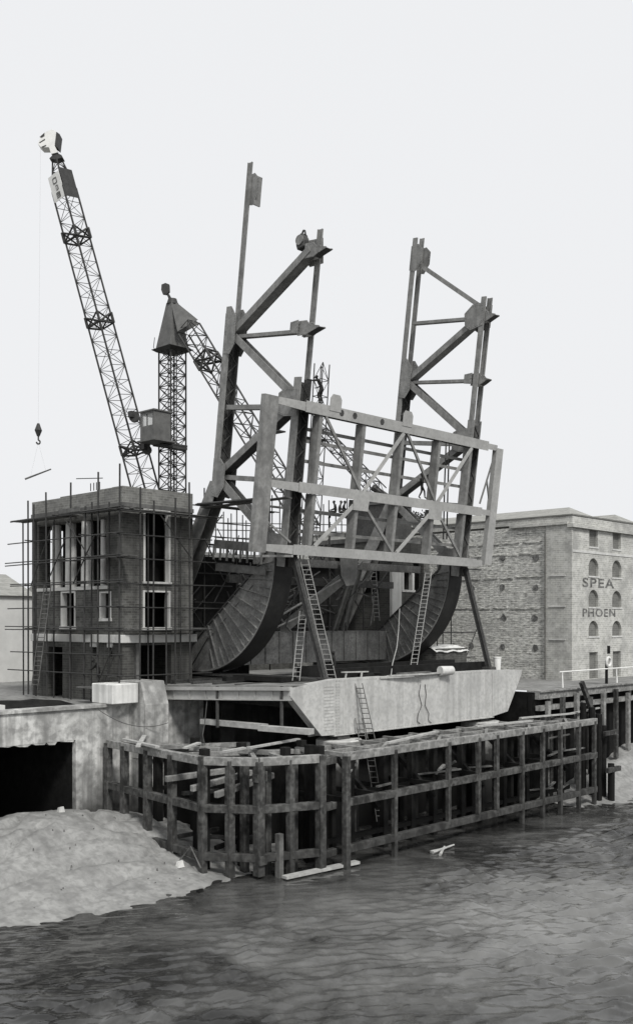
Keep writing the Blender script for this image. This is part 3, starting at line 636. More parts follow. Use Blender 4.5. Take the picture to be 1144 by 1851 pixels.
# deck frame between and beyond the trusses
VF = -1.3
for i, (u0, u1) in enumerate(((8.42, 9.08), (3.7, 4.32), (0, .6))):
    x0, x1 = 42.15, 60.85
    mb = MB(); lbox(mb, x0, x1, u0, u1, VF, VF + .05); lpart('cross_girder_flange', mb, PALESTEEL)
    uc = (u0 + u1)/2
    mb = MB(); lbox(mb, x0, x1, uc - .04, uc + .04, VF + .052, -.1); lpart('cross_girder_web', mb, STEEL)
    mb = MB(); lbox(mb, x0, x1, u0 + .1, u1 - .1, -.098, -.05); lpart('cross_girder_flange', mb, STEEL)
    mb = MB(); mb.hexa([leaf(39.9, uc - .2, VF + .05), leaf(x0 - .01, uc - .28, VF + .05), leaf(x0 - .01, uc - .28, VF + .1), leaf(39.9, uc - .2, VF + .1), leaf(39.9, uc + .2, VF + .05), leaf(x0 - .01, uc + .24, VF + .05), leaf(x0 - .01, uc + .24, VF + .1), leaf(39.9, uc + .2, VF + .1)]); lpart('cantilever_flange', mb, PALESTEEL)
    mb = MB(); mb.hexa([leaf(39.9, uc - .03, VF + .102), leaf(x0 - .01, uc - .03, VF + .102), leaf(x0 - .01, uc - .03, 0), leaf(39.9, uc - .03, -.7), leaf(39.9, uc + .03, VF + .102), leaf(x0 - .01, uc + .03, VF + .102), leaf(x0 - .01, uc + .03, 0), leaf(39.9, uc + .03, -.7)]); lpart('cantilever_web', mb, STEEL)
    xe = 62.0 if i < 2 else 61.6
    mb = MB(); lbox(mb, x1 + .01, xe, uc - .2, uc + .2, VF + .03, VF + .08); lpart('cantilever_flange', mb, PALESTEEL)
    mb = MB(); lbox(mb, x1 + .01, xe, uc - .03, uc + .03, VF + .082, -.6); lpart('cantilever_web', mb, STEEL)
STR = (43.75, 47.65, 51.5, 55.45, 59.1)
for X in STR:
    for u0, u1 in ((.62, 3.68), (4.34, 8.4)):
        mb = MB(); lbox(mb, X - .34, X - .29, u0, u1, VF + .08, VF + .68); lbox(mb, X - .285, X - .02, u0, u1, VF + .64, VF + .68); lbox(mb, X - .28, X - .04, u0, u1, VF + .08, VF + .12); lpart('stringer', mb, STEEL)
zig = [((43.9, 8.4), (47.6, 4.3)), ((51.3, 8.4), (47.9, 4.3)), ((51.7, 8.4), (55.3, 4.3)), ((58.9, 8.4), (55.6, 4.3)),
       ((47.5, 3.7), (43.9, .6)), ((47.8, 3.7), (51.3, .6)), ((55.2, 3.7), (51.7, .6)), ((55.6, 3.7), (58.9, .6))]
for k, ((xa, ua), (xb, ub)) in enumerate(zig):
    mb = MB(); pale = k in (1, 3, 4, 6)
    mb.beam(leaf(xa, ua, VF + .03), leaf(xb, ub, VF + .03), .26 if pale else .2, .05, (0, -1, 0))
    mb.beam(leaf(xa, ua, VF + .12), leaf(xb, ub, VF + .12), .05, .14, (0, -1, 0)); lpart('wind_brace', mb, PALESTEEL if pale else STEEL)
for X, u_ in ((44.6, 9.3), (51.5, 9.35), (47.7, 3.6), (55.4, 3.6)):
    mb = MB(); mb.prism([leaf(X - .5, u_ - .5, VF - .03), leaf(X + .5, u_ - .5, VF - .03), leaf(X + .5, u_ + .25, VF - .03), leaf(X + .3, u_ + .5, VF - .03), leaf(X - .3, u_ + .5, VF - .03), leaf(X - .5, u_ + .25, VF - .03)] if u_ > 9 else
             [leaf(X - .7, u_ - .55, VF - .03), leaf(X + .7, u_ - .55, VF - .03), leaf(X + .75, u_ + .1, VF - .03), leaf(X - .75, u_ + .1, VF - .03)], (0, .03, 0)); lpart('node_plate', mb, PALESTEEL)
for u_ in (1.3, 2.55, 5.55, 6.75, 7.45):
    mb = MB(); lbox(mb, 43.2, 59.8, u_, u_ + .2, VF + .86, VF + 1.0); lpart('deck_bearer', mb, STEEL)
for X in (45.2, 46.4, 49.0): # burnt patches of erection bolts on the top girder
    mb = MB(); mb.tube(leaf(X, 8.8, VF - .012), leaf(X, 8.8, VF - .004), .2, 10); lpart('bolt_plate', mb, DARKSTEEL)
# fascia girders of the footways
for (x0, x1, u0, u1) in ((38.85, 39.9, 0, 8.95), (61.9, 62.75, .25, 8.75)):
    mb = MB(); lbox(mb, x0, x1, u0, u1, VF, VF + .05); lbox(mb, x0, x0 + .05, u0, u1, VF + .052, VF + .36); lbox(mb, x1 - .05, x1, u0, u1, VF + .052, VF + .36); lpart('fascia_girder', mb, STEEL if x0 < 50 else PALESTEEL)
for a_, c_ in (((62.0, 7.9), (60.9, 4.6)), ((61.5, 6.3), (62.1, 4.7)), ((39.9, 1.9), (42.1, .7))):
    mb = MB(); mb.beam(leaf(a_[0], a_[1], VF + .3), leaf(c_[0], c_[1], VF + .3), .12, .08, (0, -1, 0)); lpart('footway_brace', mb, STEEL)
# box girder tying the two segments, counterweight box behind
mb = MB(); mb.box(43.5, 59.75, 50.2, 53.4, 8.15, 10.35); lpart('tie_box', mb, SEGSTEEL)
for k in range(12): mb = MB(); mb.box(44.3 + k*1.32, 44.38 + k*1.32, 50.12, 50.199, 8.2, 10.3); lpart('tie_box_stiffener', mb, SEGSTEEL)
mb = MB(); mb.box(43.5, 59.7, 54.2, 59, 9.5, 15.6); lpart('counterweight', mb, TARSHADE)
# centre frame of the tail
mb = MB(); mb.prism([(50.6, 46.6, 15.4), (52.4, 46.6, 15.4), (52.4, 46.6, 14.3), (52.0, 46.6, 13.6), (51.2, 46.6, 13.5), (50.7, 46.6, 14.2)], (0, .05, 0)); lpart('centre_plate', mb, STEEL)
for a_, c_ in (((51.0, 46.8, 14.0), (48.6, 50.4, 10.4)), ((51.9, 46.8, 14.2), (54.0, 50.4, 10.4)), ((53.0, 46.9, 15.2), (55.3, 50.6, 10.4))):
    mb = MB(); mb.beam(a_, c_, .75, .08, (0, -1, .3)); mb.beam(Vector(a_) + Vector((.3, .25, 0)), Vector(c_) + Vector((.3, .25, 0)), .06, .5, (0, -1, .3)); lpart('centre_leg', mb, STEEL)
for a_, c_ in (((50.7, 46.7, 13.9), (44.4, 47.6, 10.8)), ((48.9, 48.5, 11.5), (43.6, 49, 9.6)), ((45.0, 49, 13.2), (49.2, 50, 10.4)), ((43.5, 49, 13.5), (51, 49.6, 11.8)), ((44, 50, 14.6), (48.6, 50.6, 10.5)), ((53, 50.5, 14), (47.5, 50.6, 12.0))):
    mb = MB(); mb.tube(a_, c_, .07); lpart('tie_rod', mb, STEEL)
mb = MB(); mb.box(43.2, 59.9, 47.0, 47.3, 14.7, 15.2); lpart('tail_girder', mb, SEGSTEEL)
mb = MB(); mb.box(43.2, 59.9, 49.6, 49.9, 13.6, 14.1); lpart('tail_girder', mb, DARKSTEEL)
# counterweight formwork with studs
f = thing('formwork', 'pale timber counterweight formwork with short studs behind the near truss', 'formwork', (41, 49, 14.5))
P0, P1 = on_x(388, 990, 41.6), on_x(474, 998, 41.6)
mb = MB(); mb.beam(P0 + Vector((0, 0, .25)), P1 + Vector((0, 0, .25)), .1, .55); mb.build('side_board', OLDPLANK, f)
mb = MB(); mb.beam(P0 + Vector((0, 0, -.55)), P1 + Vector((0, -2.6, -.35)), .12, .14); mb.build('waling', PLANK, f)
mb = MB(); mb.beam(P0 + Vector((.3, .2, -1.2)), P1 + Vector((.3, 0, -1.15)), .1, .5); mb.build('side_board', OLDPLANK, f)
for k in range(8):
    q_ = P0 + (P1 - P0)*(k/7); mb = MB(); mb.beam(q_ + Vector((-.08, 0, -.75)), q_ + Vector((-.08, -.05, .1)), .09, .12, (0, 1, 0)); mb.build('stud', OLDPLANK, f)

# raking props that hold the leaf
for pa, pb, lab in ((leaf(42.75, -.2, -.75), Vector((42.6, 40.5, 7.72)), 'dark raking steel prop from the near truss foot to the front girder'), (leaf(60.3, -.2, -.75), Vector((59.4, 40.5, 7.8)), 'dark raking steel prop from the far truss foot to the front girder')):
    o = thing('raking_prop', lab, 'prop', pb, 'raking props under the leaf')
    mb = MB(); mb.beam(pa, pb, .42, .12, (1, 0, 0)); dd = (pb - pa).normalized(); off_ = dd.cross(Vector((1, 0, 0))).normalized()*.14
    mb.beam(pa + off_, pb + off_, .05, .3, (1, 0, 0)); mb.build('shaft', DARKSTEEL, o)
    mb = MB(); mb.box(pb.x - .35, pb.x + .35, pb.y - .35, pb.y + .35, pb.z - .05, pb.z + .06); mb.build('foot_plate', DARKSTEEL, o)

# ------------------------------------------------------------------ ladders
def ladder(p0, p1, label, wd=.4, m=LADDERWOOD, side=None):
    p0, p1 = Vector(p0), Vector(p1); o = thing('ladder', label, 'ladder', p0, 'builders ladders'); dd = (p1 - p0).normalized()
    sd_ = Vector(side).normalized() if side else dd.cross(Vector((FW[0], FW[1], 0))).normalized()
    for k in (-1, 1):
        mb = MB(); mb.beam(p0 + sd_*(wd/2*k), p1 + sd_*(wd/2*k), .05, .08, dd.cross(sd_)); mb.build('stile', m, o)
    n = int((p1 - p0).length/.3)
    for k in range(1, n): q_ = p0 + (p1 - p0)*(k/n); mb = MB(); mb.tube(q_ - sd_*(wd/2), q_ + sd_*(wd/2), .026, 5); mb.build('rung', m, o)
    return o
SD = (RT[0], RT[1], 0)
ladder((43.5, 40.7, 7.6), leaf(43.3, -.3, -1.1), 'long pale ladder leaning along the near raking prop', .48, side=SD)
pA = on_y(535, 1221, 42.0); ladder((pA.x, pA.y, 7.55), on_y(548, 1105, 43.6), 'pale ladder standing left of the near raking prop', .42, side=SD)
pA = on_y(745, 1218, 41.5); ladder((pA.x, pA.y, 7.55), on_y(775, 1030, 43.0), 'tall pale ladder leaning against the far curved segment', .42, side=SD)
pA = on_x(771, 1200, 61.6); ladder(pA, on_x(765, 1162, 61.8), 'short ladder half hidden behind the far curved segment', .42, m=OLDPLANK, side=SD)
ladder(on_y(681, 1122, 49.8), on_y(674, 1028, 49.4), 'pale ladder standing on the tie box before the centre legs', .42, side=SD)
ladder(on_y(671, 1335, FY - .9), on_y(648, 1235, FY - .12), 'ladder leaning on the face of the pale front girder', .42, m=OLDPLANK, side=SD)
ladder(on_y(656, 1340, FY - .6), on_y(648, 1298, FY - .25), 'short ladder foot beside the one on the front girder', .4, m=OLDPLANK, side=SD)
ladder(on_y(688, 1485, 37.0), on_y(666, 1345, 37.6), 'dim ladder going down inside the timber fender', .42, m=OLDPLANK, side=SD)
ladder(on_x(63, 1246, 33.6), on_x(87, 1058, 34.0), 'long ladder leaning on the scaffold at the left tower side', .42, m=OLDPLANK, side=SD)

# ------------------------------------------------------------------ timber fender
f = thing('timber_fender', 'open timber fender frame of posts and rails round the river pier', 'fender', (48, 38, WZ))
LV = [(4.28, .42), (1.9, .40), (-.5, .40)]
PT = [(33.2, 48.6), (32.3, 39.1), (33.95, 36.75), (37.0, 35.45)]
def rail(a_, c_, z, h, wd=.34, m=TIMBER): mb = MB(); mb.beam((a_[0], a_[1], z), (c_[0], c_[1], z), wd, h); mb.build('rail', m, f, bevel=.02)
def post(x, y, z0, z1, wd=.3, m=TIMBER): mb = MB(); mb.box(x - wd/2, x + wd/2, y - wd/2, y + wd/2, z0, z1); mb.build('post', m, f, bevel=.02)
for z, h in LV:
    tm = TIMBERTOP if z > 3 else TIMBER
    for a_, c_ in zip(PT, PT[1:]): rail(a_, c_, z - h/2, h, m=tm)
    rail((38.4, 35.0), (64.4, 35.0), z - h/2, h, m=tm)
    rail((37.05, 35.5), (38.3, 35.7), z - h/2 - .2, h*.9)
def out(x, y): return (x - .25, y - .05)
for px in (193, 226, 268, 312):
    q_ = on_z(px, 1345 + (px - 193)*.12, 4.3); t_ = (px - 193)/(365 - 193)
    X = None
    lo_, hi_ = 0., 1.
    for _ in range(30):
        m_ = (lo_ + hi_)/2; X = PT[0][0] + (PT[1][0] - PT[0][0])*m_; Y = PT[0][1] + (PT[1][1] - PT[0][1])*m_
        x_ = CX + FL*(X*RT[0] + Y*RT[1])/(X*FW[0] + Y*FW[1])
        if x_ < px: lo_ = m_
        else: hi_ = m_
    post(X - .02, Y, -2.6, 4.1, .38)
post(*PT[1], -2.6, 4.3, .36); post(33.1, 37.95, -2.2, 4.1, .38); post(32.75, 39.5, -2.5, 4.6, .42, TARSHADE); post(33.3, 40.4, -2.5, 3.9, .36); post(34.3, 38.2, -2.5, 3.9, .36); post(35.0, 37.3, -2.5, 3.9, .36); post(36.4, 36.8, -2.5, 3.9, .36); post(37.7, 36.2, -2.5, 4.6, .4, TARSHADE); post(PT[2][0], PT[2][1], -1.6, 4.1, .44); post(35.5, 36.1, -2.4, 4.1, .34); post(PT[3][0] + .02, PT[3][1], -2.5, 4.25, .42)
for px in (626, 713, 810, 864, 897, 943, 980, 1012, 1045, 1073):
    q_ = on_y(px, 1350, 34.93); post(q_.x, 34.93, -2.9 if px % 3 else -.7, 4.1, .34 if px == 626 else .26)
for k in range(15):
    x = 38.9 + k*1.72; post(x + rnd.uniform(-.3, .3), 38.0 + rnd.uniform(-.4, .4), -3, 3.9, .3, TARSHADE if k % 2 else TIMBER)
for k in range(12):
    x = rnd.uniform(39, 62); z = rnd.choice((1.95, 1.95, -.45, 2.9)); mb = MB(); an = rnd.uniform(-.5, .5); mb.beam((x, 36.2 + rnd.uniform(-.5, 1.5), z), (x + rnd.uniform(1.2, 3.2), 36.2 + rnd.uniform(-.5, 1.8), z + rnd.uniform(-.1, .3)), .2, .08); mb.build('walk_plank', OLDPLANK if k % 3 else TIMBERTOP, f)
for k in range(10):
    x0_, y0_ = rnd.uniform(33.2, 36.5), rnd.uniform(38.5, 47); mb = MB(); z = rnd.choice((3.95, 1.6, 1.5, -.5)); mb.beam((x0_, y0_, z), (x0_ + rnd.uniform(.8, 3), y0_ + rnd.uniform(-2.5, 1.0), z + rnd.uniform(-.2, .2)), .22, .2); mb.build('inner_rail', TARSHADE if k % 2 else TIMBER, f)
# inner piles, second row of rails, top bearers and raking struts
inner_x = [38.6 + k*2.45 for k in range(11)]
for k, x in enumerate(inner_x):
    post(x + rnd.uniform(-.25, .25), 36.9, -3, 3.75, .38, TARSHADE)
    mb = MB(); mb.beam((x, 35.2, 4.12), (x + .1, 38.9, 4.12), .22, .2); mb.build('bearer', TIMBERTOP, f)
    mb = MB(); mb.beam((x, 35.1, 1.8), (x, 38.6, 1.75), .2, .25); mb.build('bearer', TARSHADE, f)
    if k % 2: mb = MB(); mb.beam((x + .3, 38.6, 3.6), (x + .3, 35.3, 1.0), .24, .24); mb.build('raking_strut', TARSHADE, f)
    if k % 3 == 0: post(x + 1.1, 38.5, -3, 3.8, .4, TARSHADE)
for y, z in ((36.9, 4.02), (38.6, 4.0), (36.9, 1.6), (36.9, -.7)): mb = MB(); mb.beam((38.4, y, z), (64, y, z), .26, .26); mb.build('inner_rail', TIMBERTOP if z > 3 else TARSHADE, f)
for x in (41.5, 46.5, 51.3, 56.2, 60.9): mb = MB(); mb.beam((x, 35.2, 4.12), (x + 2.4, 36.8, 4.14), .18, .2); mb.build('plan_brace', TIMBERTOP, f)
for x, y in ((34.6, 45.8), (34.3, 41.9), (34.9, 39.0), (36.6, 37.6), (38.2, 37.4), (36.4, 40.8), (36.2, 44.5), (39.4, 39.2), (35.2, 48.0)): post(x, y, -3, 3.9 if x < 36 else 4.5, .42, TARSHADE)
for a_, c_, z in (((32.6, 42.5), (38.5, 38.9), 4.0), ((33.0, 46.5), (39.0, 43.0), 4.0), ((34.0, 37.0), (37.5, 41.5), 4.02), ((35.5, 36.2), (36.9, 39.4), 4.0), ((33.9, 45.5), (36.8, 38.2), 4.12), ((33.6, 46.5), (33.9, 38.5), 1.5), ((34.1, 38.7), (38.2, 37.1), 1.3), ((34.2, 41.0), (38.6, 38.6), 1.0)):
    mb = MB(); mb.beam((a_[0], a_[1], z), (c_[0], c_[1], z), .24, .24); mb.build('plan_brace', TIMBERTOP if z > 3 else TARSHADE, f)
for q_ in ((33.7, 34.2, 36.4, 36.5, -1.0, -.55), (33.62, 33.7, 36.5, 36.9, 3.1, 3.5), (34.2, 34.3, 36.5, 36.9, 3.1, 3.6)): mb = MB(); mb.box(*q_); mb.build('corner_cleat', TIMBER, f)
mb = MB(); mb.box(38.6, 62.5, 41.6, 41.8, -3.5, 3.4); mb.box(36.6, 36.8, 42.2, 50, -3.5, 3.3); mb.prism([(36.75, 42.2, -3.5), (38.6, 41.6, -3.5), (38.6, 41.8, -3.5), (36.75, 42.4, -3.5)], (0, 0, 6.8)); mb.build('shade_boarding', TARSHADE, f)  # boarding added as a dark backing for the fender interior shade
# projecting broken rails at the corner
for a_, c_ in ((((32.0, 41.7, 2.9)), (36.2, 41.2, 3.0)), (((32.0, 39.6, 2.65)), (36.4, 40.0, 2.95)), (((32.4, 38.2, 2.45)), (37.4, 39.4, 2.75))):
    mb = MB(); mb.beam(a_, c_, .26, .32); mb.build('projecting_baulk', TIMBERTOP, f, bevel=.03)

# dark pile cluster at the right end
d_ = thing('dolphin', 'clump of dark tarred piles at the right end of the fender', 'mooring piles', (66, 35.6, WZ))
for k, (x, y, z) in enumerate(((65.2, 35.2, 4.5), (65.7, 36.0, 4.9), (66.2, 35.4, 3.6), (65.5, 36.6, 5.2), (66.7, 36.0, 4.2), (66.4, 34.9, .9), (65.9, 34.6, .8))):
    mb = MB(); mb.tube((x, y, -4), (x + .05, y, z), .23, 9); mb.build('pile', TARSHADE, d_)
for q_ in ((65.0, 66.9, 34.35, 34.55, .4, .75), (65.1, 67, 34.6, 34.8, 3.0, 3.3)): mb = MB(); mb.box(*q_); mb.build('binding_rail', TIMBER, d_)

# ------------------------------------------------------------------ right jetty
j = thing('timber_jetty', 'timber jetty edge of the right quay on short piles', 'jetty', (75, 38, WZ))
mb = MB(); mb.box(61.9, 110, 38.0, 38.35, 5.55, 6.05); mb.build('fascia_beam', TIMBERTOP, j)
mb = MB(); mb.box(61.9, 110, 37.9, 38.3, 4.75, 5.1); mb.build('waling', TIMBERTOP, j)
mb = MB(); mb.box(61.9, 110, 37.85, 39.0, 6.06, 6.16); mb.build('deck_boards', TIMBERTOP, j)
for k in range(22):
    x = 62.5 + k*2.0; mb = MB(); mb.box(x, x + .34, 37.62, 37.88, -3.5, 5.4 + (k % 3)*.2); mb.build('pile', TIMBER if k % 2 else TIMBERTOP, j)
    if k % 2 == 0: mb = MB(); mb.box(x + .9, x + 1.2, 38.0, 38.3, 5.1, 5.54); mb.build('packing_block', TIMBER, j)
mb = MB(); mb.box(61.9, 110, 38.62, 38.9, -4, 5.9); mb.build('back_wall', SHADEIN, j)
mb = MB(); mb.beam((66.9, 37.5, 6.6), (69.2, 37.2, 2.6), .3, .3); mb.build('raking_fender', TIMBER, j)
h = thing('handrail', 'white painted handrail along the right quay edge', 'handrail', (70, 38.6, 6.16))
mb = MB(); mb.tube((65.6, 38.55, 7.35), (110, 38.55, 7.35), .055, 6); mb.build('rail', WHITE, h)
for x in (66.0, 74.3, 82.8, 91): 
    mb = MB(); mb.tube((x, 38.55, 6.16), (x, 38.55, 7.34), .055, 6); mb.build('post', WHITE, h)
    mb = MB(); mb.tube((x - .35, 38.3, 6.2), (x, 38.55, 7.1), .04, 6); mb.build('stay', WHITE, h)
l = thing('lifebuoy', 'white ring lifebuoy hung on a post on the right quay', 'lifebuoy', (71.8, 38.9, 6.16))
c0 = on_y(1097, 1196, 38.6)
mb = MB(); n = 28
for k in range(n):
    a_, c_ = 2*PI*k/n, 2*PI*(k+1)/n; mb.tube(c0 + Vector((.34*math.cos(a_), -.1, .34*math.sin(a_))), c0 + Vector((.34*math.cos(c_), -.1, .34*math.sin(c_))), .1, 8)
mb.build('ring', WHITE, l)
mb = MB(); mb.box(c0.x - .1, c0.x + .1, 38.6, 38.75, 6.16, c0.z + .1); mb.build('post', TARSHADE, l)
mb = MB(); mb.box(c0.x - .05, c0.x + .28, 38.5, 38.6, c0.z + .62, c0.z + 1.25); mb.build('notice_board', TARSHADE, l)

# ------------------------------------------------------------------ warehouse
WX, WY, WZ1 = 75.7, 43.3, 19.0
wv = thing('warehouse', 'tall pale brick warehouse with faded lettering and blocked arched windows', 'warehouse', (90, 55, QZ))
def rowz(y): return on_y(1070, y, WY).z
cols = []
for cx_ in (1072, 1114, 1154): cols.append(on_y(cx_, 1040, WY).x)
cols += [cols[-1] + 2.9*k for k in range(1, 5)]
rows = [('r', 958, 988), ('a', 1009, 1041), ('a', 1066, 1097), ('a', 1122, 1150), ('d', 1179, 1213)]
holes = []; info = []
for x in cols:
    for kind, ya, yb in rows:
        wdt = .74 if kind != 'a' else .86
        z0, z1 = rowz(yb), rowz(ya)
        if kind == 'd': z0 = QZ + .02; 
        holes.append((x - wdt, x + wdt, z0, z1)); info.append((kind, x, wdt, z0, z1))
XE, YE = 100.0, 78.0
mb = MB(); wall(mb, 'y', WY, .45, WX + .02, XE, QZ, WZ1, holes)
for kind, x, wd, z0, z1 in info:          # arched heads: fill the spandrels
    if kind == 'a':
        zc = z1 - wd
        for sg in (-1, 1):
            pts = [(x + sg*wd, WY + .004, z1)] + [(x + sg*wd*math.cos(a_), WY + .004, zc + wd*math.sin(a_)) for a_ in [PI/2*k/8 for k in range(9)]]
            mb.prism(pts, (0, .4, 0))
mb.build('river_wall', WARE, wv)
for kind, x, wd, z0, z1 in info:
    mb = MB(); mb.box(x - wd - .05, x + wd + .05, WY + .22, WY + .3, z0 - .05, z1 + .05); mb.build('door' if kind == 'd' else 'window', BLIND, wv)
    if kind != 'd': mb = MB(); mb.box(x - wd - .1, x + wd + .1, WY - .06, WY + .2, z0 - .14, z0 - .003); mb.build('sill', STONE, wv)
mb = MB(); wall(mb, 'x', WX, .45, WY + .46, YE, QZ, WZ1 + .3, [])
for yb, zb in ((49.5, 9.1), (53.5, 9.0), (57.6, 9.0), (49.4, 11.9), (53.4, 12.0), (49.5, 14.6), (53.6, 14.7), (57.5, 14.4), (49.4, 17.2), (53.5, 17.0)):
    pass
mb.build('party_wall', RUBBLE, wv)
for z in (14.9, 16.9, 12.2, 17.9):
    y = WY + 3.0
    while y < 68:
        L_ = rnd.uniform(.6, 2.2); zz = z + rnd.uniform(-.05, .05); mb = MB(); mb.box(WX - .07, WX - .003, y, y + L_, zz, zz + rnd.uniform(.06, .14)); mb.build('ragged_ledge', RUBBLE, wv); y += L_ + rnd.uniform(0, .5)
for px, py in ((860, 1009), (908, 1009), (968, 1008), (853, 1063), (908, 1062), (968, 1062), (910, 1116), (966, 1117), (995, 1115), (852, 1167), (908, 1169), (967, 1171), (996, 1010)):
    q_ = on_x(px, py, WX)
    mb = MB(); mb.prism([(WX - .06, q_.y + .3*rnd.uniform(.7, 1.2)*math.cos(a_), q_.z + .27*rnd.uniform(.8, 1.2)*math.sin(a_)) for a_ in [2*PI*k/9 for k in range(9)]], (.055, 0, 0)); mb.build('putlog_socket', PAINTED, wv)
mb = MB(); mb.box(WX - .14, WX - .003, WY - .06, WY + 2.4, QZ, WZ1 + .25); mb.build('corner_pilaster', WARE, wv)
for py in (1040, 1096, 1156): z = on_x(1018, py, WX).z; mb = MB(); mb.box(WX - .22, WX - .142, WY + .55, WY + 2.1, z - .06, z + .05); mb.build('pilaster_band', STONE, wv)
mb = MB(); mb.box(WX - .25, WX - .15, WY + 2.42, WY + 2.52, QZ, WZ1 - .4); mb.build('drainpipe', BLIND, wv)
mb = MB(); mb.box(WX - .3, XE, WY - .28, WY + .3, WZ1 + .003, WZ1 + .28); mb.box(WX - .3, WX + .3, WY + .302, WY + 6, WZ1 + .26, WZ1 + .48); mb.build('cornice', WARE, wv)
mb = MB(); mb.box(WX - .05, XE, WY - .06, WY + .36, WZ1 + .283, 20.0); mb.box(WX - .05, WX + .36, WY + .362, YE, WZ1 + .483, 20.0); mb.build('parapet', WARE, wv)
mb = MB(); mb.box(WX - .12, XE, WY - .12, WY + .42, 20.003, 20.12); mb.box(WX - .12, WX + .42, WY + .422, YE, 20.003, 20.12); mb.build('coping', BLIND, wv)
mb = MB(); mb.box(WX + .03, XE, WY - .05, WY - .003, rowz(1001), rowz(997)); mb.build('string_course', STONE, wv)
ap = on_y(1028, 917, WY + 3.6)
for k in range(3):                                  # hipped roofs behind the parapet
    xm = ap.x + k*8.6; x0, x1 = xm - 3.4, xm + 3.6; z0, z1 = 19.7, ap.z
    if k == 0: x0 = WX + .5
    mb = MB(); A = (x0, WY + .5, z0); B = (x1, WY + .5, z0); Cc = (x1, YE, z0); D = (x0, YE, z0); E = (xm, WY + 3.6, z1); Fq = (xm, YE - 12, z1)
    mb.poly([A, B, E]); mb.poly([B, Cc, Fq, E]); mb.poly([Cc, D, Fq]); mb.poly([D, A, E, Fq]); mb.poly([D, Cc, B, A]); mb.build('roof', SLATE, wv)
def lettering(txt, x0, x1, ztop, zbot, parent):
    cu = bpy.data.curves.new('lettering', 'FONT'); cu.body = txt; cu.size = 1; cu.extrude = .004; cu.offset = .02; cu.space_character = 1.18
    o = bpy.data.objects.new('lettering', cu); COL.objects.link(o)
    dg = bpy.context.evaluated_depsgraph_get(); me = bpy.data.meshes.new_from_object(o.evaluated_get(dg)); bpy.data.objects.remove(o)
    xs = [v.co.x for v in me.vertices]; ys = [v.co.y for v in me.vertices]
    for v in me.vertices:
        X = x0 + (v.co.x - min(xs))/(max(xs) - min(xs))*(x1 - x0); Z = zbot + (v.co.y - min(ys))/(max(ys) - min(ys))*(ztop - zbot)
        v.co = Vector((X, WY - .012 + v.co.z*.5, Z)) - wv.location
    me.materials.clear(); me.materials.append(PAINTED)
    o = bpy.data.objects.new('lettering', me); COL.objects.link(o); o.parent = parent
a_ = on_y(1052, 1054, WY); c_ = on_y(1109, 1054, WY); lettering('SPEA', a_.x, c_.x, rowz(1045), rowz(1062), wv)
a_ = on_y(1052, 1108, WY); c_ = on_y(1111, 1108, WY); lettering('PHOEN', a_.x, c_.x, rowz(1100), rowz(1115), wv)

# ------------------------------------------------------------------ cranes
m_ = thing('mast_crane', 'dark lattice mast crane with pointed head, cab and lowered jib', 'crane', at_depth(312, 1180, 85))
mx, my = m_.location.x, m_.location.y
zt = at_depth(312, 632, 85).z; zb = QZ
mb = MB(); mb.lattice((mx, my, zb), (mx, my, zt), 1.6, 1.6, 26, .075, .042); mb.build('mast', CRANE, m_)
mb = MB()
for sx_, sy_ in ((0, -.55), (0, .55)): mb.tube((mx + sx_, my + sy_, zb), (mx + sx_, my + sy_, zt), .05, 5)
for k in range(38): z = zb + k*.66; mb.tube((mx - .6, my - .5, z), (mx + .6, my + .5, z + .3), .035, 4)
mb.build('inner_ladderway', CRANE, m_)
zc = at_depth(312, 548, 85).z
def ring4(z, w_): return [(mx - w_, my - w_, z), (mx + w_, my - w_, z), (mx + w_, my + w_, z), (mx - w_, my + w_, z)]
mb = MB(); mb.hexa(ring4(zt, 1.0) + ring4(zc, .36)); mb.build('tower_head', CRANEPALE, m_)
mb = MB(); mb.hexa(ring4(zt - .02, 1.28) + ring4(zt - .25, .95)); mb.hexa(ring4(zt - .016, 1.28) + ring4(zt + .06, 1.1)); mb.build('head_platform', CRANE, m_)
mb = MB(); mb.tube((mx, my, zc - .1), (mx, my, zc + .35), .5, 14, .36); mb.build('swivel', CRANE, m_)
mb = MB(); e0 = at_depth(311, 546, 85); e1 = at_depth(304, 532, 85); mb.tube(e0, e1, .16, 7, .1); mb.build('link', CRANE, m_)
mb = MB(); e2 = at_depth(300, 523, 85); ex = Vector((RT[0], RT[1], 0)); mb.prism([e2 + ex*x_ + Vector((0, 0, z_)) - Vector((FW[0], FW[1], 0))*.2 for x_, z_ in ((-.33, .35), (0, .48), (.32, .36), (.34, -.2), (.1, -.46), (-.25, -.4), (-.36, -.1))], Vector((FW[0], FW[1], 0))*.4); mb.build('pulley_block', CRANE, m_)
mb = MB(); mb.tube(at_depth(278, 628, 84.5), at_depth(280, 610, 84.5), .035, 4); mb.tube((mx - 1.2, my + .9, zt), at_depth(278, 628, 84.5), .03, 4); mb.build('lamp_bracket', CRANE, m_)
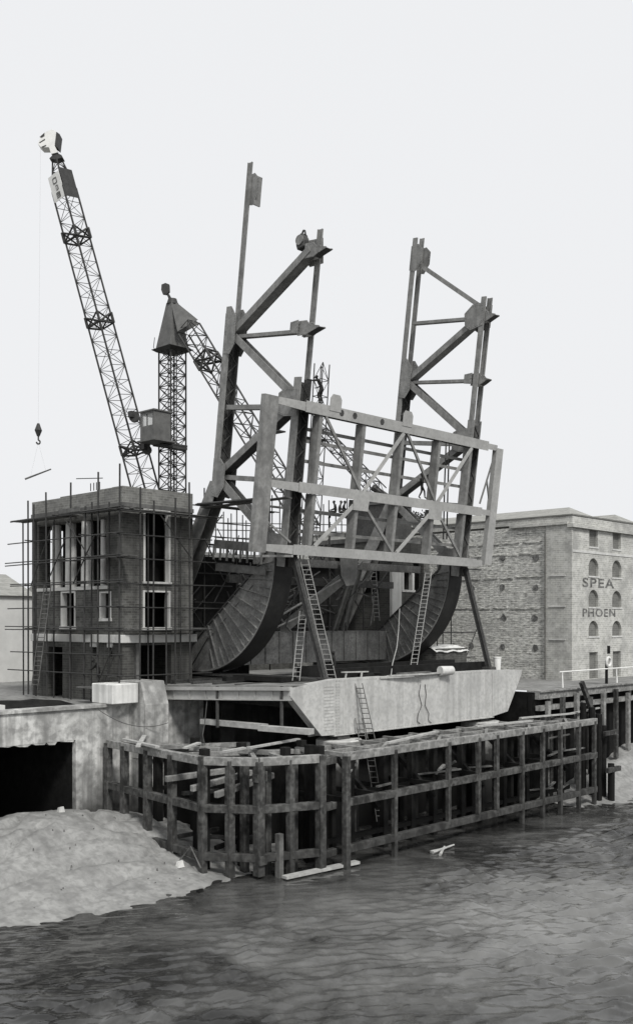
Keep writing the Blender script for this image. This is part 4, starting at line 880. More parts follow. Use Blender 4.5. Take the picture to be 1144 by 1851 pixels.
# cab
cb = at_depth(281, 771, 83.0); q0 = (cb.x - .85, cb.x + .85, cb.y - .35 - .6, cb.y + .9, cb.z - 1.15, cb.z + 1.1)
mb = MB(); x0, x1, y0, y1, z0, z1 = q0
wall(mb, 'x', x0, .05, y0, y1, z0, z1, [(y0 + .2, y1 - .2, z0 + 1.1, z1 - .2)]); wall(mb, 'y', y0, .05, x0 + .05, x1, z0, z1, [(x0 + .9, x1 - .15, z0 + 1.15, z1 - .2)] if False else [])
wall(mb, 'x', x1 - .05, .05, y0 + .05, y1, z0, z1, []); wall(mb, 'y', y1 - .05, .05, x0 + .05, x1 - .05, z0, z1, [(x0 + .3, x1 - .3, z0 + 1.1, z1 - .2)])
mb.box(x0 - .1, x1 + .1, y0 - .1, y1 + .1, z1 + .003, z1 + .12); mb.box(x0 - .05, x1 + .6, y0 - .05, y1 + .4, z0 - .14, z0 - .003)
cab = mb.build('cab', CRANEPALE, m_)
mb = MB(); mb.box(x0 + .015, x0 + .03, y0 + .21, y1 - .21, z0 + 1.11, z1 - .21); mb.build('window', GLASS, m_, cab)
mb = MB(); mb.box(x0 - .01, x0 + .06, (y0 + y1)/2 - .04, (y0 + y1)/2 + .04, z0 + 1.1, z1 - .2); mb.build('mullion', CRANE, m_, cab)
mb = MB(); mb.box(x1, mx + .9, my - .9, my + .9, z0 - .2, z0 - .05); mb.box(x1 - .3, mx + .9, cb.y - .3, cb.y + .3, z0 - .45, z0 - .22); mb.build('cab_platform', CRANE, m_)
# lowered jib of the mast crane
ja, jb, jc = at_depth(316, 551, 84.6), at_depth(341, 592, 84.0), at_depth(560, 958, 78)
jd = (jc - ja).normalized(); js = jd.cross(Vector((FW[0], FW[1], 0))).normalized()
AXR = (Vector((1, .15, 0)), Vector((0, 1, 0)))
mb = MB()
for o_ in (-.55, .55):
    fw = Vector((FW[0], FW[1], 0))
    mb.prism([ja + js*.25 + fw*o_*.3, ja - js*.25 + fw*o_*.3, jb - js*.98 + fw*o_, jb + js*.98 + fw*o_], fw*.06)
mb.build('jib_heel_plate', CRANEPALE, m_)
mb = MB(); mb.lattice(jb, jc, 1.45, 1.25, 15, .08, .04, AXR, cross=False); mb.lattice(jb + jd*3.2, jb + jd*4.2, 1.5, 1.5, 1, .12, .1, AXR); mb.build('jib', CRANE, m_)
# tall boom crane
k_ = thing('boom_crane', 'tall slender lattice boom crane with white head behind the left tower', 'crane', at_depth(290, 1175, 86))
ba, bb, bc = at_depth(290, 985, 86), at_depth(117, 345, 86), at_depth(104, 290, 86)
AXB = (Vector((1, .1, 0)), Vector((0, 1, 0)))
mb = MB(); mb.lattice(ba, bb, 1.62, 1.45, 24, .085, .028, AXB, cross=False); mb.lattice(bb, bc, 1.45, .55, 3, .075, .036, AXB, cross=False)
for fr in (.26, .62, .86): q_ = ba + (bb - ba)*fr; e_ = (bb - ba).normalized(); mb.lattice(q_, q_ + e_*.9, 1.6, 1.6, 1, .12, .09, AXB)
mb.build('boom', CRANE, k_)
hx = Vector((RT[0], RT[1], 0)); hf = Vector((FW[0], FW[1], 0)); hc = at_depth(94, 262, 86)
def pxo(x, y): return at_depth(x, y, 86)
mb = MB(); mb.prism([pxo(*q_) - hf*.5 for q_ in ((76, 254), (84, 245), (97, 239), (105, 243), (102, 268), (108, 280), (96, 283), (92, 271), (78, 271), (72, 265))], hf*1.0); head = mb.build('boom_head', WHITE, k_)
mb = MB(); mb.prism([pxo(*q_) - hf*.45 for q_ in ((105.5, 243), (111, 247), (108, 272), (102.6, 268))], hf*.9); mb.prism([pxo(*q_) - hf*.52 for q_ in ((75, 262), (85, 256), (85, 258), (75, 264))], hf*.01); mb.prism([pxo(*q_) - hf*.52 for q_ in ((79, 270), (87, 267), (87, 269), (79, 272))], hf*.01); mb.prism([pxo(*q_) - hf*.52 for q_ in ((75, 253), (84, 245), (84, 251), (79, 254))], hf*.01); mb.build('sheave_guard', CRANE, k_, head)
mb = MB(); mb.prism([pxo(*q_) - hf*.4 for q_ in ((92, 290), (103, 279), (114, 284), (116, 288), (104, 292))], hf*.8); mb.build('head_collar', CRANE, k_)
bd = (bb - ba).normalized()
dX = Vector((1, .1, 0)); dX = (dX - bd*bd.dot(dX)).normalized(); dY = bd.cross(dX).normalized()
def boom_pt(s_, a_, c_, w_=1.5): return bb - bd*s_ + dX*(w_/2*a_) + dY*(w_/2*c_)
# boards on the two faces of the boom that look towards the river
def face_board(s0, s1, fixed, name, m, letters=False):
    mb = MB()
    if fixed == 'x': pts = [boom_pt(s0, -1.06, -.95), boom_pt(s0, -1.06, .95), boom_pt(s1, -1.06, .95), boom_pt(s1, -1.06, -.95)]; nv = dX*.04
    else: 
        sg = -1 if dY.y > 0 else 1
        pts = [boom_pt(s0, -.95, 1.06*sg), boom_pt(s0, .95, 1.06*sg), boom_pt(s1, .95, 1.06*sg), boom_pt(s1, -.95, 1.06*sg)]; nv = dY*(-.04*sg)
    mb.prism(pts, nv); return mb.build(name, m, k_)
board = face_board(-1.3, .9, 'x', 'name_board', WHITE)
face_board(-1.6, .9, 'y', 'side_board', CRANE)
mb = MB()                                           # the three worn characters on the name board
def stroke(a0, s0, a1, s1, wd=.09): 
    A = bb - bd*s0 + dX*(-.75*1.07) + dY*(.72*a0); B = bb - bd*s1 + dX*(-.75*1.07) + dY*(.72*a1); mb.beam(A, B, .03, wd, dX.cross((B - A).normalized()))
for s0 in (-.95,):
    for q_ in ((-.3, s0, .3, s0), (-.3, s0 + .42, .3, s0 + .42), (-.3, s0, -.3, s0 + .42), (.3, s0, .3, s0 + .42)): stroke(*q_)
for q_ in ((-.25, -.3, -.25, .05), (-.25, -.3, .1, -.3), (-.0, -.12, .12, -.12), (-.25, .05, .1, .05)): stroke(*q_)
for q_ in ((-.3, .3, .3, .3), (-.3, .42, .3, .42), (-.3, .56, .3, .56), (-.3, .7, .3, .7), (-.3, .3, -.3, .7)): stroke(*q_)
mb.build('characters', PAINTED, k_, board)
for px, py in ((243, 755), (266, 813)):
    q_ = at_depth(px, py, 84.5); mb = MB(); mb.tube(q_ - hf*.2, q_ + hf*.2, .4, 12); mb.box(q_.x - .45, q_.x + .2, q_.y - .2, q_.y + .25, q_.z, q_.z + .5); mb.build('winch_sheave', CRANE, k_)
# hanging hook and slung pole
hk = thing('crane_hook', 'small dark hook block hanging in the sky at far left', 'hook', at_depth(70, 806, 86))
mb = MB(); mb.tube(at_depth(74, 262, 86), at_depth(70, 766, 86), .004, 4); mb.build('cable', WIRE, hk)
q_ = at_depth(70, 778, 86); mb = MB(); mb.tube(q_ + Vector((0, 0, .6)), q_, .1, 10, .32); mb.tube(q_, q_ - Vector((0, 0, .5)), .32, 10, .12); mb.build('block', CRANE, hk)
mb = MB(); z_ = q_ - Vector((0, 0, .5)); pts = [z_, z_ - Vector((0, 0, .3))] + [z_ + hx*(.16*math.sin(a_)) - Vector((0, 0, .5 - .18*math.cos(a_))) for a_ in [0, 1, 2, 3, 4, 4.8]]; mb.path(pts, .07); mb.build('hook', CRANE, hk)
sp = thing('slung_pole', 'thin pole slung tilted in the air above the left tower end', 'pole', at_depth(70, 857, 86))
mb = MB(); mb.tube(at_depth(46, 866, 86), at_depth(93, 848, 86), .085, 6, .06); mb.build('shaft', OLDPLANK, sp)
mb = MB(); mb.tube(at_depth(70, 800, 86), at_depth(56, 862, 86), .004, 4); mb.tube(at_depth(70, 800, 86), at_depth(84, 851.5, 86), .004, 4); mb.build('sling', WIRE, sp)

# hoist mast, derrick boom and machine house behind the leaf
ho = thing('hoist_mast', 'narrow lattice hoist mast rising just behind the deck frame', 'hoist', at_depth(570, 1170, 80))
hm = at_depth(576, 1000, 80)
hb, ht = at_depth(553, 1160, 80), at_depth(582, 658, 80)
mb = MB(); mb.lattice(hb, ht, .85, .85, 17, .05, .03, AXB, cross=False); mb.build('mast', CRANE, ho)
dk = thing('derrick', 'dark derrick machine house and thin boom half hidden behind the deck frame', 'derrick crane', at_depth(690, 1160, 92))
mb = MB(); mb.lattice(at_depth(572, 772, 90), at_depth(688, 893, 92), .9, 1.1, 10, .06, .035, AXB, cross=False); mb.build('boom', CRANE, dk)
dh = at_depth(690, 950, 94); mb = MB(); mb.box(dh.x - 1.9, dh.x + 1.9, dh.y - 2, dh.y + 2, dh.z - 2.4, dh.z + 1.7); mb.prism([(dh.x - 2.0, dh.y - 2.1, dh.z + 1.71), (dh.x + 2.0, dh.y - 2.1, dh.z + 1.71), (dh.x + 1.3, dh.y - 2.1, dh.z + 2.4), (dh.x - 1.3, dh.y - 2.1, dh.z + 2.4)], (0, 4.2, 0)); mb.build('machine_house', DARKSTEEL, dk)
mb = MB(); mb.box(dh.x - 1.5, dh.x + 1.5, dh.y - 1.5, dh.y + 1.5, QZ, dh.z - 2.41); mb.build('pedestal', DARKSTEEL, dk)
mb = MB(); mb.tube(at_depth(672, 880, 92), at_depth(702, 900, 92), .3, 8); mb.build('boom_foot', DARKSTEEL, dk)
mb = MB()
for k in range(10):
    a_, c_ = PI*k/10, PI*(k+1)/10
    mb.beam(at_depth(664, 996, 90) + hx*(1.0*math.cos(a_)) + Vector((0, 0, 1.0*math.sin(a_))), at_depth(664, 996, 90) + hx*(1.0*math.cos(c_)) + Vector((0, 0, 1.0*math.sin(c_))), .5, .12, hf)
mb.build('drum_guard', PALESTEEL, dk)

# brick workshop in the background between the trusses, terrace, sheds
ws = thing('brick_workshop', 'low brick workshop behind the raised leaf', 'workshop', (66, 80, QZ))
mb = MB(); wall(mb, 'y', 76, .4, 56, 84, QZ, 17.4, [(60, 61.4, 12, 15), (63.5, 65, 12, 15), (67, 68.4, 12, 15)]); wall(mb, 'x', 56, .4, 76.4, 92, QZ, 17.4, []); wall(mb, 'x', 83.6, .4, 76.4, 92, QZ, 17.4, []); wall(mb, 'y', 91.6, .4, 56.4, 83.6, QZ, 17.4, []); mb.build('wall', BRICKLOW, ws)
mb = MB(); mb.prism([(55.8, 75.7, 17.403), (55.8, 92.2, 17.403), (55.8, 84, 18.6)], (28.4, 0, 0)); mb.build('roof', ABUT, ws)
sd2 = thing('site_shed', 'dark low shed behind the near truss', 'shed', (50, 66, QZ))
mb = MB(); mb.box(44, 58, 64, 70, QZ, 15.4); mb.build('wall', TARSHADE, sd2)
mb = MB(); mb.prism([(43.7, 63.7, 15.403), (43.7, 70.3, 15.403), (43.7, 67, 16.2)], (14.6, 0, 0)); mb.build('roof', OLDPLANK, sd2)
for k, (dx_, hgt_) in enumerate(((0, 9.5), (13, 8.2), (27, 10.2), (40, 9.0), (56, 11))):
    x = 60 + dx_*1.6; y = 190 - dx_*.8
    lab = ('grey terrace house far behind, first seen right of the left tower', 'lower grey house far behind between chord and fascia girder', 'taller grey house far behind the deck frame', 'plain grey house far behind beside the machine house', 'broad grey warehouse far behind the far truss')[k]
    hh = thing('terrace_house', lab, 'house', (x, y, QZ), 'distant houses')
    mb = MB(); mb.box(x, x + 17, y, y + 12, QZ, QZ + hgt_); mb.build('wall', TOWN, hh)
    mb = MB(); mb.prism([(x - .3, y - .3, QZ + hgt_ + .003), (x - .3, y + 12.3, QZ + hgt_ + .003), (x - .3, y + 6, QZ + hgt_ + 3)], (17.6, 0, 0)); mb.build('roof', SLATE, hh)
    mb = MB(); mb.box(x + 2, x + 3.5, y + 4, y + 5, QZ + hgt_ + 1.6, QZ + hgt_ + 4.2); mb.build('chimney', TOWN, hh)
lh = thing('rendered_house', 'pale rendered house behind the left edge of the scaffold', 'house', (30, 78, QZ))
e_ = at_depth(50, 1100, 84)
mb = MB(); mb.box(e_.x - 16, e_.x + .5, e_.y, e_.y + 10, QZ, 13.2); mb.build('wall', TOWN, lh)
mb = MB(); mb.prism([(e_.x - 16.2, e_.y - .3, 13.203), (e_.x - 16.2, e_.y + 10.3, 13.203), (e_.x - 16.2, e_.y + 5, 15.2)], (17, 0, 0)); mb.build('roof', SLATE, lh)
for k in range(3):
    mb = MB(); mb.box(e_.x - 13 + k*4, e_.x - 11.8 + k*4, e_.y - .04, e_.y - .003, 10.5, 12.6); mb.build('window', BLIND, lh)
# two far trees above the workshop roof line
for px, lab in ((733, 'small round far tree just above the workshop roof'), (757, 'second small far tree nearer the far truss')):
    q_ = at_depth(px, 945, 150); tr = thing('tree', lab, 'tree', (q_.x, q_.y, QZ), 'far trees')
    mb = MB(); mb.tube((q_.x, q_.y, QZ), (q_.x, q_.y, q_.z), .3, 7, .12); mb.build('trunk', TARSHADE, tr)
    mb = MB()
    for _ in range(420):
        v_ = Vector((rnd.gauss(0, .8), rnd.gauss(0, .8), rnd.gauss(0, .5))) + Vector((q_.x, q_.y, q_.z + .3)); e1_ = Vector((rnd.uniform(-1, 1), rnd.uniform(-1, 1), rnd.uniform(-1, 1))).normalized()*.22; e2_ = e1_.cross(Vector((rnd.uniform(-1, 1), rnd.uniform(-1, 1), 1))).normalized()*.2
        mb.poly([v_ - e1_, v_ + e2_, v_ + e1_, v_ - e2_])
    mb.build('crown', LEAFM, tr)

# scaffolding among the tail of the leaf
s2 = thing('tail_scaffold', 'dark tangle of scaffold tubes and boards round the leaf tail', 'scaffold', (48, 52, 7.6))
for x in (41.3, 44.6, 47.6, 50.8, 54, 57.2):
    for y in (53.8, 61.5):
        mb = MB(); mb.tube((x, y, 7.5), (x + rnd.uniform(-.1, .1), y, rnd.uniform(17.5, 20.5)), .05); mb.build('standard', TUBE, s2)
for z in (10.6, 12.4, 14.4, 16.2, 17.9):
    for y in (53.7, 61.4):
        mb = MB(); mb.tube((40.2, y, z), (58.5, y, z + rnd.uniform(-.15, .15)), .045); mb.build('ledger', TUBE, s2)
for _ in range(44):
    x = rnd.uniform(41, 57); y = rnd.choice((50.0, 53.6, 53.9, 61.3)); z = rnd.uniform(10.6, 16.5); mb = MB(); mb.tube((x, y, z), (x + rnd.uniform(-3, 3), y, z + rnd.uniform(1.5, 3)), .042); mb.build('brace', TUBE, s2)
for _ in range(26):
    x = rnd.uniform(44.2, 56.5); y = rnd.uniform(48.2, 49.8); z = rnd.uniform(10.4, 13.2); dx_ = rnd.uniform(-3.5, 3.5); x2 = max(43.9, min(59.2, x + dx_)); mb = MB(); mb.tube((x, y, z), (x2, y + rnd.uniform(-.3, .3), z + rnd.uniform(.3, 3)), .05); mb.build('brace', OLDPLANK if rnd.random() < .6 else TUBE, s2)
for k in range(30):
    x = rnd.uniform(41.4, 42.0); y = rnd.uniform(51.5, 60); z = rnd.uniform(8, 15); mb = MB(); mb.tube((x, y, z), (x, y + rnd.uniform(-2.5, 2.5), z + rnd.uniform(-.2, 3.0)), .045); mb.build('brace', TUBE if k % 4 else OLDPLANK, s2)
for k in range(9):
    x = 44.4 + k*1.75 + rnd.uniform(-.3, .3); mb = MB(); mb.tube((x, 50.05, 10.4), (x + rnd.uniform(-.2, .2), 50.0, rnd.uniform(13.5, 16.5)), .05); mb.build('standard', TUBE, s2)
boards(s2, 41.2, 48, 49.9, 50.9, 18.55, 4, 'x'); boards(s2, 40.6, 47, 52.6, 53.6, 16.3, 4, 'x'); boards(s2, 47, 58, 53, 54, 16.2, 4, 'x')
mb = MB(); mb.tube((40.8, 49.9, 18.5), (40.8, 43.8, 18.35), .1); mb.tube((42.0, 49.9, 18.7), (41.3, 44, 18.2), .05); mb.build('gangway_tube', TUBE, s2)
boards(s2, 40.9, 41.6, 42.2, 49.9, 18.28, 2, 'y')
mb = MB(); mb.box(41.2, 41.8, 42.9, 44.6, 22.3, 22.38); mb.box(43.3, 45.6, 43.1, 43.6, 22.3, 22.36); mb.build('platform_boards', OLDPLANK, s2)
s3 = thing('gantry_scaffold', 'light scaffold tubes standing behind the far raking prop', 'scaffold', (64, 47, QZ))
for px, y in ((790, 48), (815, 47.5), (800, 50)):
    q_ = on_y(px, 1200, y); mb = MB(); mb.tube((q_.x, y, QZ), (q_.x, y, QZ + 7), .05); mb.build('standard', TUBE, s3)
for z in (8.2, 10.2, 12.0): mb = MB(); mb.tube((63.2, 47.4, z), (67.5, 47.4, z), .045); mb.build('ledger', TUBE, s3)
mb = MB(); mb.tube((66.2, 47.3, 8.3), (67.6, 47.3, 10.4), .045); mb.build('brace', TUBE, s3)
mb = MB(); mb.box(61.3, 63.4, 43.9, 44.4, 14.95, 15.02); single('plank', 'dark plank end sticking out right of the far truss foot', 'plank', mb, OLDPLANK)
# background jungle of poles behind the deck frame
bgp = thing('yard_scaffold', 'pale distant scaffold poles standing in the yard behind the trusses', 'scaffold', (60, 110, QZ))
for k in range(26):
    px = 392 + k*9.3 + rnd.uniform(-4, 4); q_ = at_depth(px, rnd.uniform(893, 950), 120); mb = MB(); mb.tube((q_.x, q_.y, QZ), q_, .07); mb.build('standard', TUBE, bgp)
for y_ in (945, 958, 972):
    mb = MB(); mb.tube(at_depth(388, y_, 120), at_depth(632, y_ + 4, 120), .06); mb.build('ledger', TUBE, bgp)

# ------------------------------------------------------------------ site clutter on the platform
mb = MB(); q_ = on_z(815, 1222, 7.55) + Vector((.2, .55, 0)); mb.tube(q_ + Vector((-.52, .1, .32)), q_ + Vector((.5, -.1, .32)), .31, 18, .29); single('steel_drum', 'pale drum lying on its side on the front girder deck', 'drum', mb, CANVAS)
dz = on_z(898, 1207, 7.75); d2 = thing('white_bin', 'white cylindrical bin standing at the right end of the front girder', 'bin', (dz.x, dz.y, 7.6))
mb = MB(); mb.tube((dz.x, dz.y, 7.55), (dz.x, dz.y, 8.45), .24, 16, .28); mb.build('body', WHITE, d2)
mb = MB(); mb.tube((dz.x, dz.y, 8.452), (dz.x, dz.y, 8.52), .3, 16); mb.build('rim', WHITE, d2)
for k in range(5):
    q_ = on_z(735 + k*14, 1228 - k*1.2, 7.55) + Vector((.2, .9 - .04*k, 0)); mb = MB(); mb.beam(q_ + Vector((-1.4, rnd.uniform(-.4, .4), .08 + .1*(k % 3))), q_ + Vector((1.5, rnd.uniform(-.4, .4), .1 + .1*(k % 3))), .26, .09); single('timber_board', ('longest pale board in the pile on the deck beside the tall ladder', 'pale board second in the deck pile', 'crooked pale board in the middle of the deck pile', 'pale board near the right of the deck pile', 'pale board nearest the lying drum')[k], 'board', mb, PLANK if k != 2 else OLDPLANK, 'boards piled on the deck')
q_ = on_z(640, 1228, 7.6); tr = thing('trestle', 'rough timber trestle at the left edge of the front girder', 'trestle', q_)
for dx_ in (-.8, .6): mb = MB(); mb.beam(q_ + Vector((dx_, 0, 0)), q_ + Vector((dx_ + .1, 0, .45)), .08, .08, (0, 1, 0)); mb.build('leg', PLANK, tr)
mb = MB(); mb.beam(q_ + Vector((-1.0, 0, .46)), q_ + Vector((1.5, .3, .4)), .25, .07); mb.build('top_board', PLANK, tr)
q_ = on_z(665, 1226, 7.6); mb = MB(); mb.tube(q_ + Vector((-.8, 0, .15)), q_ + Vector((1.2, .3, .15)), .16, 10); single('pipe', 'dark length of pipe lying beside the trestle', 'pipe', mb, TARSHADE)
rr = thing('rod_bundle', 'heap of pale bent reinforcing rods by the far raking prop', 'rods', (62, 44, QZ))
for k in range(9):
    q_ = on_z(838 + k*4.5, 1207, 7.0); mb = MB(); mb.path([q_, q_ + Vector((.2, .1, .55 + .1*(k % 3))), q_ + Vector((.7, 0, .35))], .03); mb.build('rod', PLANK, rr)
hu = thing('canvas_hut', 'low dark store with pale canvas draped on top by the far segment', 'hut', (66, 46, QZ))
qa, qb = on_y(788, 1215, 46.5), on_y(843, 1215, 46.5)
mb = MB(); mb.box(qa.x, qb.x, 46.5, 48.6, QZ, 9.0); mb.build('wall', BRICKLOW, hu)
mb = MB(); n = 12
for jx in range(n + 1):
    for jy in range(5):
        x = qa.x - .15 + (qb.x - qa.x + .3)*jx/n; z = 9.14 + .1*math.sin(jx*.9)*(.5 + .15*jy) + rnd.uniform(-.05, .05)
        if jy == 0: z = 8.75 + .06*math.sin(jx*1.3)
        mb.v.append((x, 46.35 + jy*.56, max(z, 9.03) if jy else z))
for jx in range(n):
    for jy in range(4): i = jx*5 + jy; mb.f.append((i, i + 1, i + 6, i + 5))
o = mb.build('canvas', CANVAS, hu); sm = o.modifiers.new('thick', 'SOLIDIFY'); sm.thickness = .03
# hanging ropes and hoses
def hang(name, label, pts, r, m, cat): mb = MB(); mb.path(pts, r, 5); single(name, label, cat, mb, m)
hang('rope', 'pale rope hanging down over the far curved segment', [on_y(722, 1100, 43.6), on_y(720, 1140, 43.4), on_y(717, 1170, 42.8), on_y(709, 1200, 42.0), on_z(706, 1225, 7.56)], .035, ROPE, 'rope')
hang('cable', 'dark wavy cable hanging on the front girder, left of its pair', [on_y(*q_, FY - .06) for q_ in ((760, 1237), (757, 1255), (762, 1275), (755, 1292), (754, 1304), (759, 1308))], .022, WIRE, 'cable')
hang('cable', 'dark wavy cable hanging on the front girder, right of its pair', [on_y(*q_, FY - .06) for q_ in ((768, 1237), (770, 1255), (768, 1275), (775, 1290), (774, 1302), (779, 1307))], .022, WIRE, 'cable')
hang('rope', 'thin rope looping from the side girder down to the fender', [Vector((37.9, 45.4, 6.9)), Vector((37.5, 45.2, 5.2)), Vector((37.0, 44.8, 4.5)), Vector((36.0, 43.4, 4.2))], .03, WIRE, 'rope')
hang('rope', 'slack rope hanging across the pale quay corner', [Vector((32.6 + 3.6*t_, 48.75 - 1.8*t_, 6.05 - .9*t_ - 2.2*t_*(1 - t_))) for t_ in [k_/14 for k_ in range(15)]], .02, WIRE, 'rope')
for k, (px0, px1) in enumerate(((806, 801), (812, 807))):
    hang('chain_hoist', ('left of two dark hoist chains hanging by the far truss', 'right of two dark hoist chains hanging by the far truss')[k], [on_y(px0, 800, 43.6), on_y((px0 + px1)/2, 870, 43.7), on_y(px1, 975, 43.8)], .06, WIRE, 'chain')
# suspended plank walkway under the side girder
for k, (ya, yb) in enumerate(((46.2, 41.2), (41.0, 37.6))):
    mb = MB(); mb.beam((38.1 - .2*k + .1, ya, 5.15), (38.55, yb, 5.15), .5, .3); single('hung_plank', ('long pale plank hung under the side girder', 'shorter pale plank hung nearest the front girder')[k], 'plank', mb, PLANK, 'planks hung under the side girder')
# planks on the fender
PL = [((224, 1336), (285, 1350), 'white plank lying on the left fender corner by the quay'), ((250, 1349), (262, 1330), 'short white offcut across the plank on the left fender'), ((335, 1352), (360, 1343), 'pale offcut on the fender near its first corner'),
      ((450, 1352), (540, 1336), 'long pale plank lying askew over the front fender corner'), ((560, 1330), (600, 1322), 'pale plank under the tip of the front girder'), ((405, 1359), (442, 1352), 'pale plank end beside the cut fender rail'),
      ((700, 1343), (790, 1322), 'pale plank lying along the fender before the front girder'), ((860, 1313), (960, 1303), 'long pale plank near the right half of the fender'), ((925, 1279), (1010, 1283), 'thick pale plank against the jetty piles'), ((940, 1298), (1030, 1290), 'second pale plank near the right fender end'), ((1030, 1290), (1083, 1279), 'thin pale plank reaching past the right fender end')]
for (a2, c2, lab) in PL:
    zz = 4.42; mb = MB(); mb.beam(on_z(*a2, zz), on_z(*c2, zz + .03), .26, .1); single('plank', lab, 'plank', mb, PLANK, 'loose planks on the fender')
mb = MB(); mb.beam(on_z(514, 1586, WZ + .12), on_z(646, 1558, WZ + .16), .42, .14); single('floating_plank', 'long plank floating on the river by the fender corner', 'plank', mb, PLANK)
mb = MB(); q_ = on_z(505, 1585, WZ); mb.box(q_.x - .15, q_.x + .15, q_.y - .15, q_.y + .15, WZ - 1.5, on_z(505, 1585, WZ).z + 2.15); single('mooring_post', 'lone dark post standing in the water before the fender corner', 'post', mb, OLDPLANK)
dr = thing('driftwood', 'broken branches drifting in the river before the fender', 'driftwood', on_z(795, 1537, WZ))
for a2, c2 in (((782, 1541), (820, 1527)), ((795, 1545), (803, 1530)), ((778, 1540), (800, 1534))): mb = MB(); mb.tube(on_z(*a2, WZ + .05), on_z(*c2, WZ + .12), .09, 6, .05); mb.build('branch', PLANK, dr)
mb = MB(); q_ = on_x(352, 1552, 31.9); mb.path([q_ + Vector((0, 1.2, -.3)), q_ + Vector((0, .3, .55)), q_ + Vector((0, -.5, -.4))], .035); single('bent_rod', 'thin bent rod stuck in the mud beside the fender', 'rod', mb, OLDPLANK)
for k, (px, py) in enumerate(((325, 1551), (110, 1482), (361, 1582))):
    x_, y_ = on_z(px, py, -.9 if k != 1 else .3).xy; zz = WZ - .22 + 2.75*math.exp(-((x_ - 28.5)/10)**2 - ((y_ - 47.5)/6.3)**2); mb = MB(); mb.hexa([(x_ - .18, y_ - .13, zz - .1), (x_ + .2, y_ - .16, zz - .1), (x_ + .16, y_ + .15, zz - .1), (x_ - .15, y_ + .17, zz - .1), (x_ - .12, y_ - .1, zz + .2), (x_ + .14, y_ - .08, zz + .24), (x_ + .1, y_ + .1, zz + .2), (x_ - .1, y_ + .11, zz + .17)])
    single('stone', ('white stone on the mud slope by the fender', 'small stone high on the left of the mud bank', 'dark lump at the mud edge near the bent rod')[k], 'stone', mb, WHITE if k == 0 else (STONE if k == 1 else TARSHADE))

mb = MB()
for _ in range(60):
    x_ = rnd.uniform(18, 33); y_ = rnd.uniform(37.5, 48.5); e_ = 2.75*math.exp(-((x_ - 28.5)/10)**2 - ((y_ - 47.5)/6.3)**2); zz = WZ - .2 + e_
    if zz < WZ + .08: continue
    r_ = rnd.uniform(.02, .055)*(1 + (rnd.random() < .06)); h_ = r_*rnd.uniform(.5, 1.1); a_ = rnd.uniform(0, 3)
    mb.hexa([(x_ + r_*k1*math.cos(a_ + q), y_ + r_*k1*math.sin(a_ + q)*.8, zz + k2) for k1, k2 in ((1.2, -.08), (.75, h_)) for q in (0, 1.5, 3.0, 4.6)])
structure('tide_debris', mb, [OLDPLANK], kind='stuff')
for k in range(7):
    q_ = Vector((rnd.uniform(44.5, 58), rnd.uniform(40.4, 43.2), 7.56)); an = rnd.uniform(-.5, .5); mb = MB(); mb.beam(q_ - Vector((math.cos(an), math.sin(an), 0))*rnd.uniform(.5, 1.2), q_ + Vector((math.cos(an), math.sin(an), 0))*rnd.uniform(.4, 1.1) + Vector((0, 0, .04)), .22, .12)
    single('timber_offcut', 'short dark timber left lying on the platform deck behind the front girder', 'timber', mb, OLDPLANK, 'timbers lying on the platform deck')
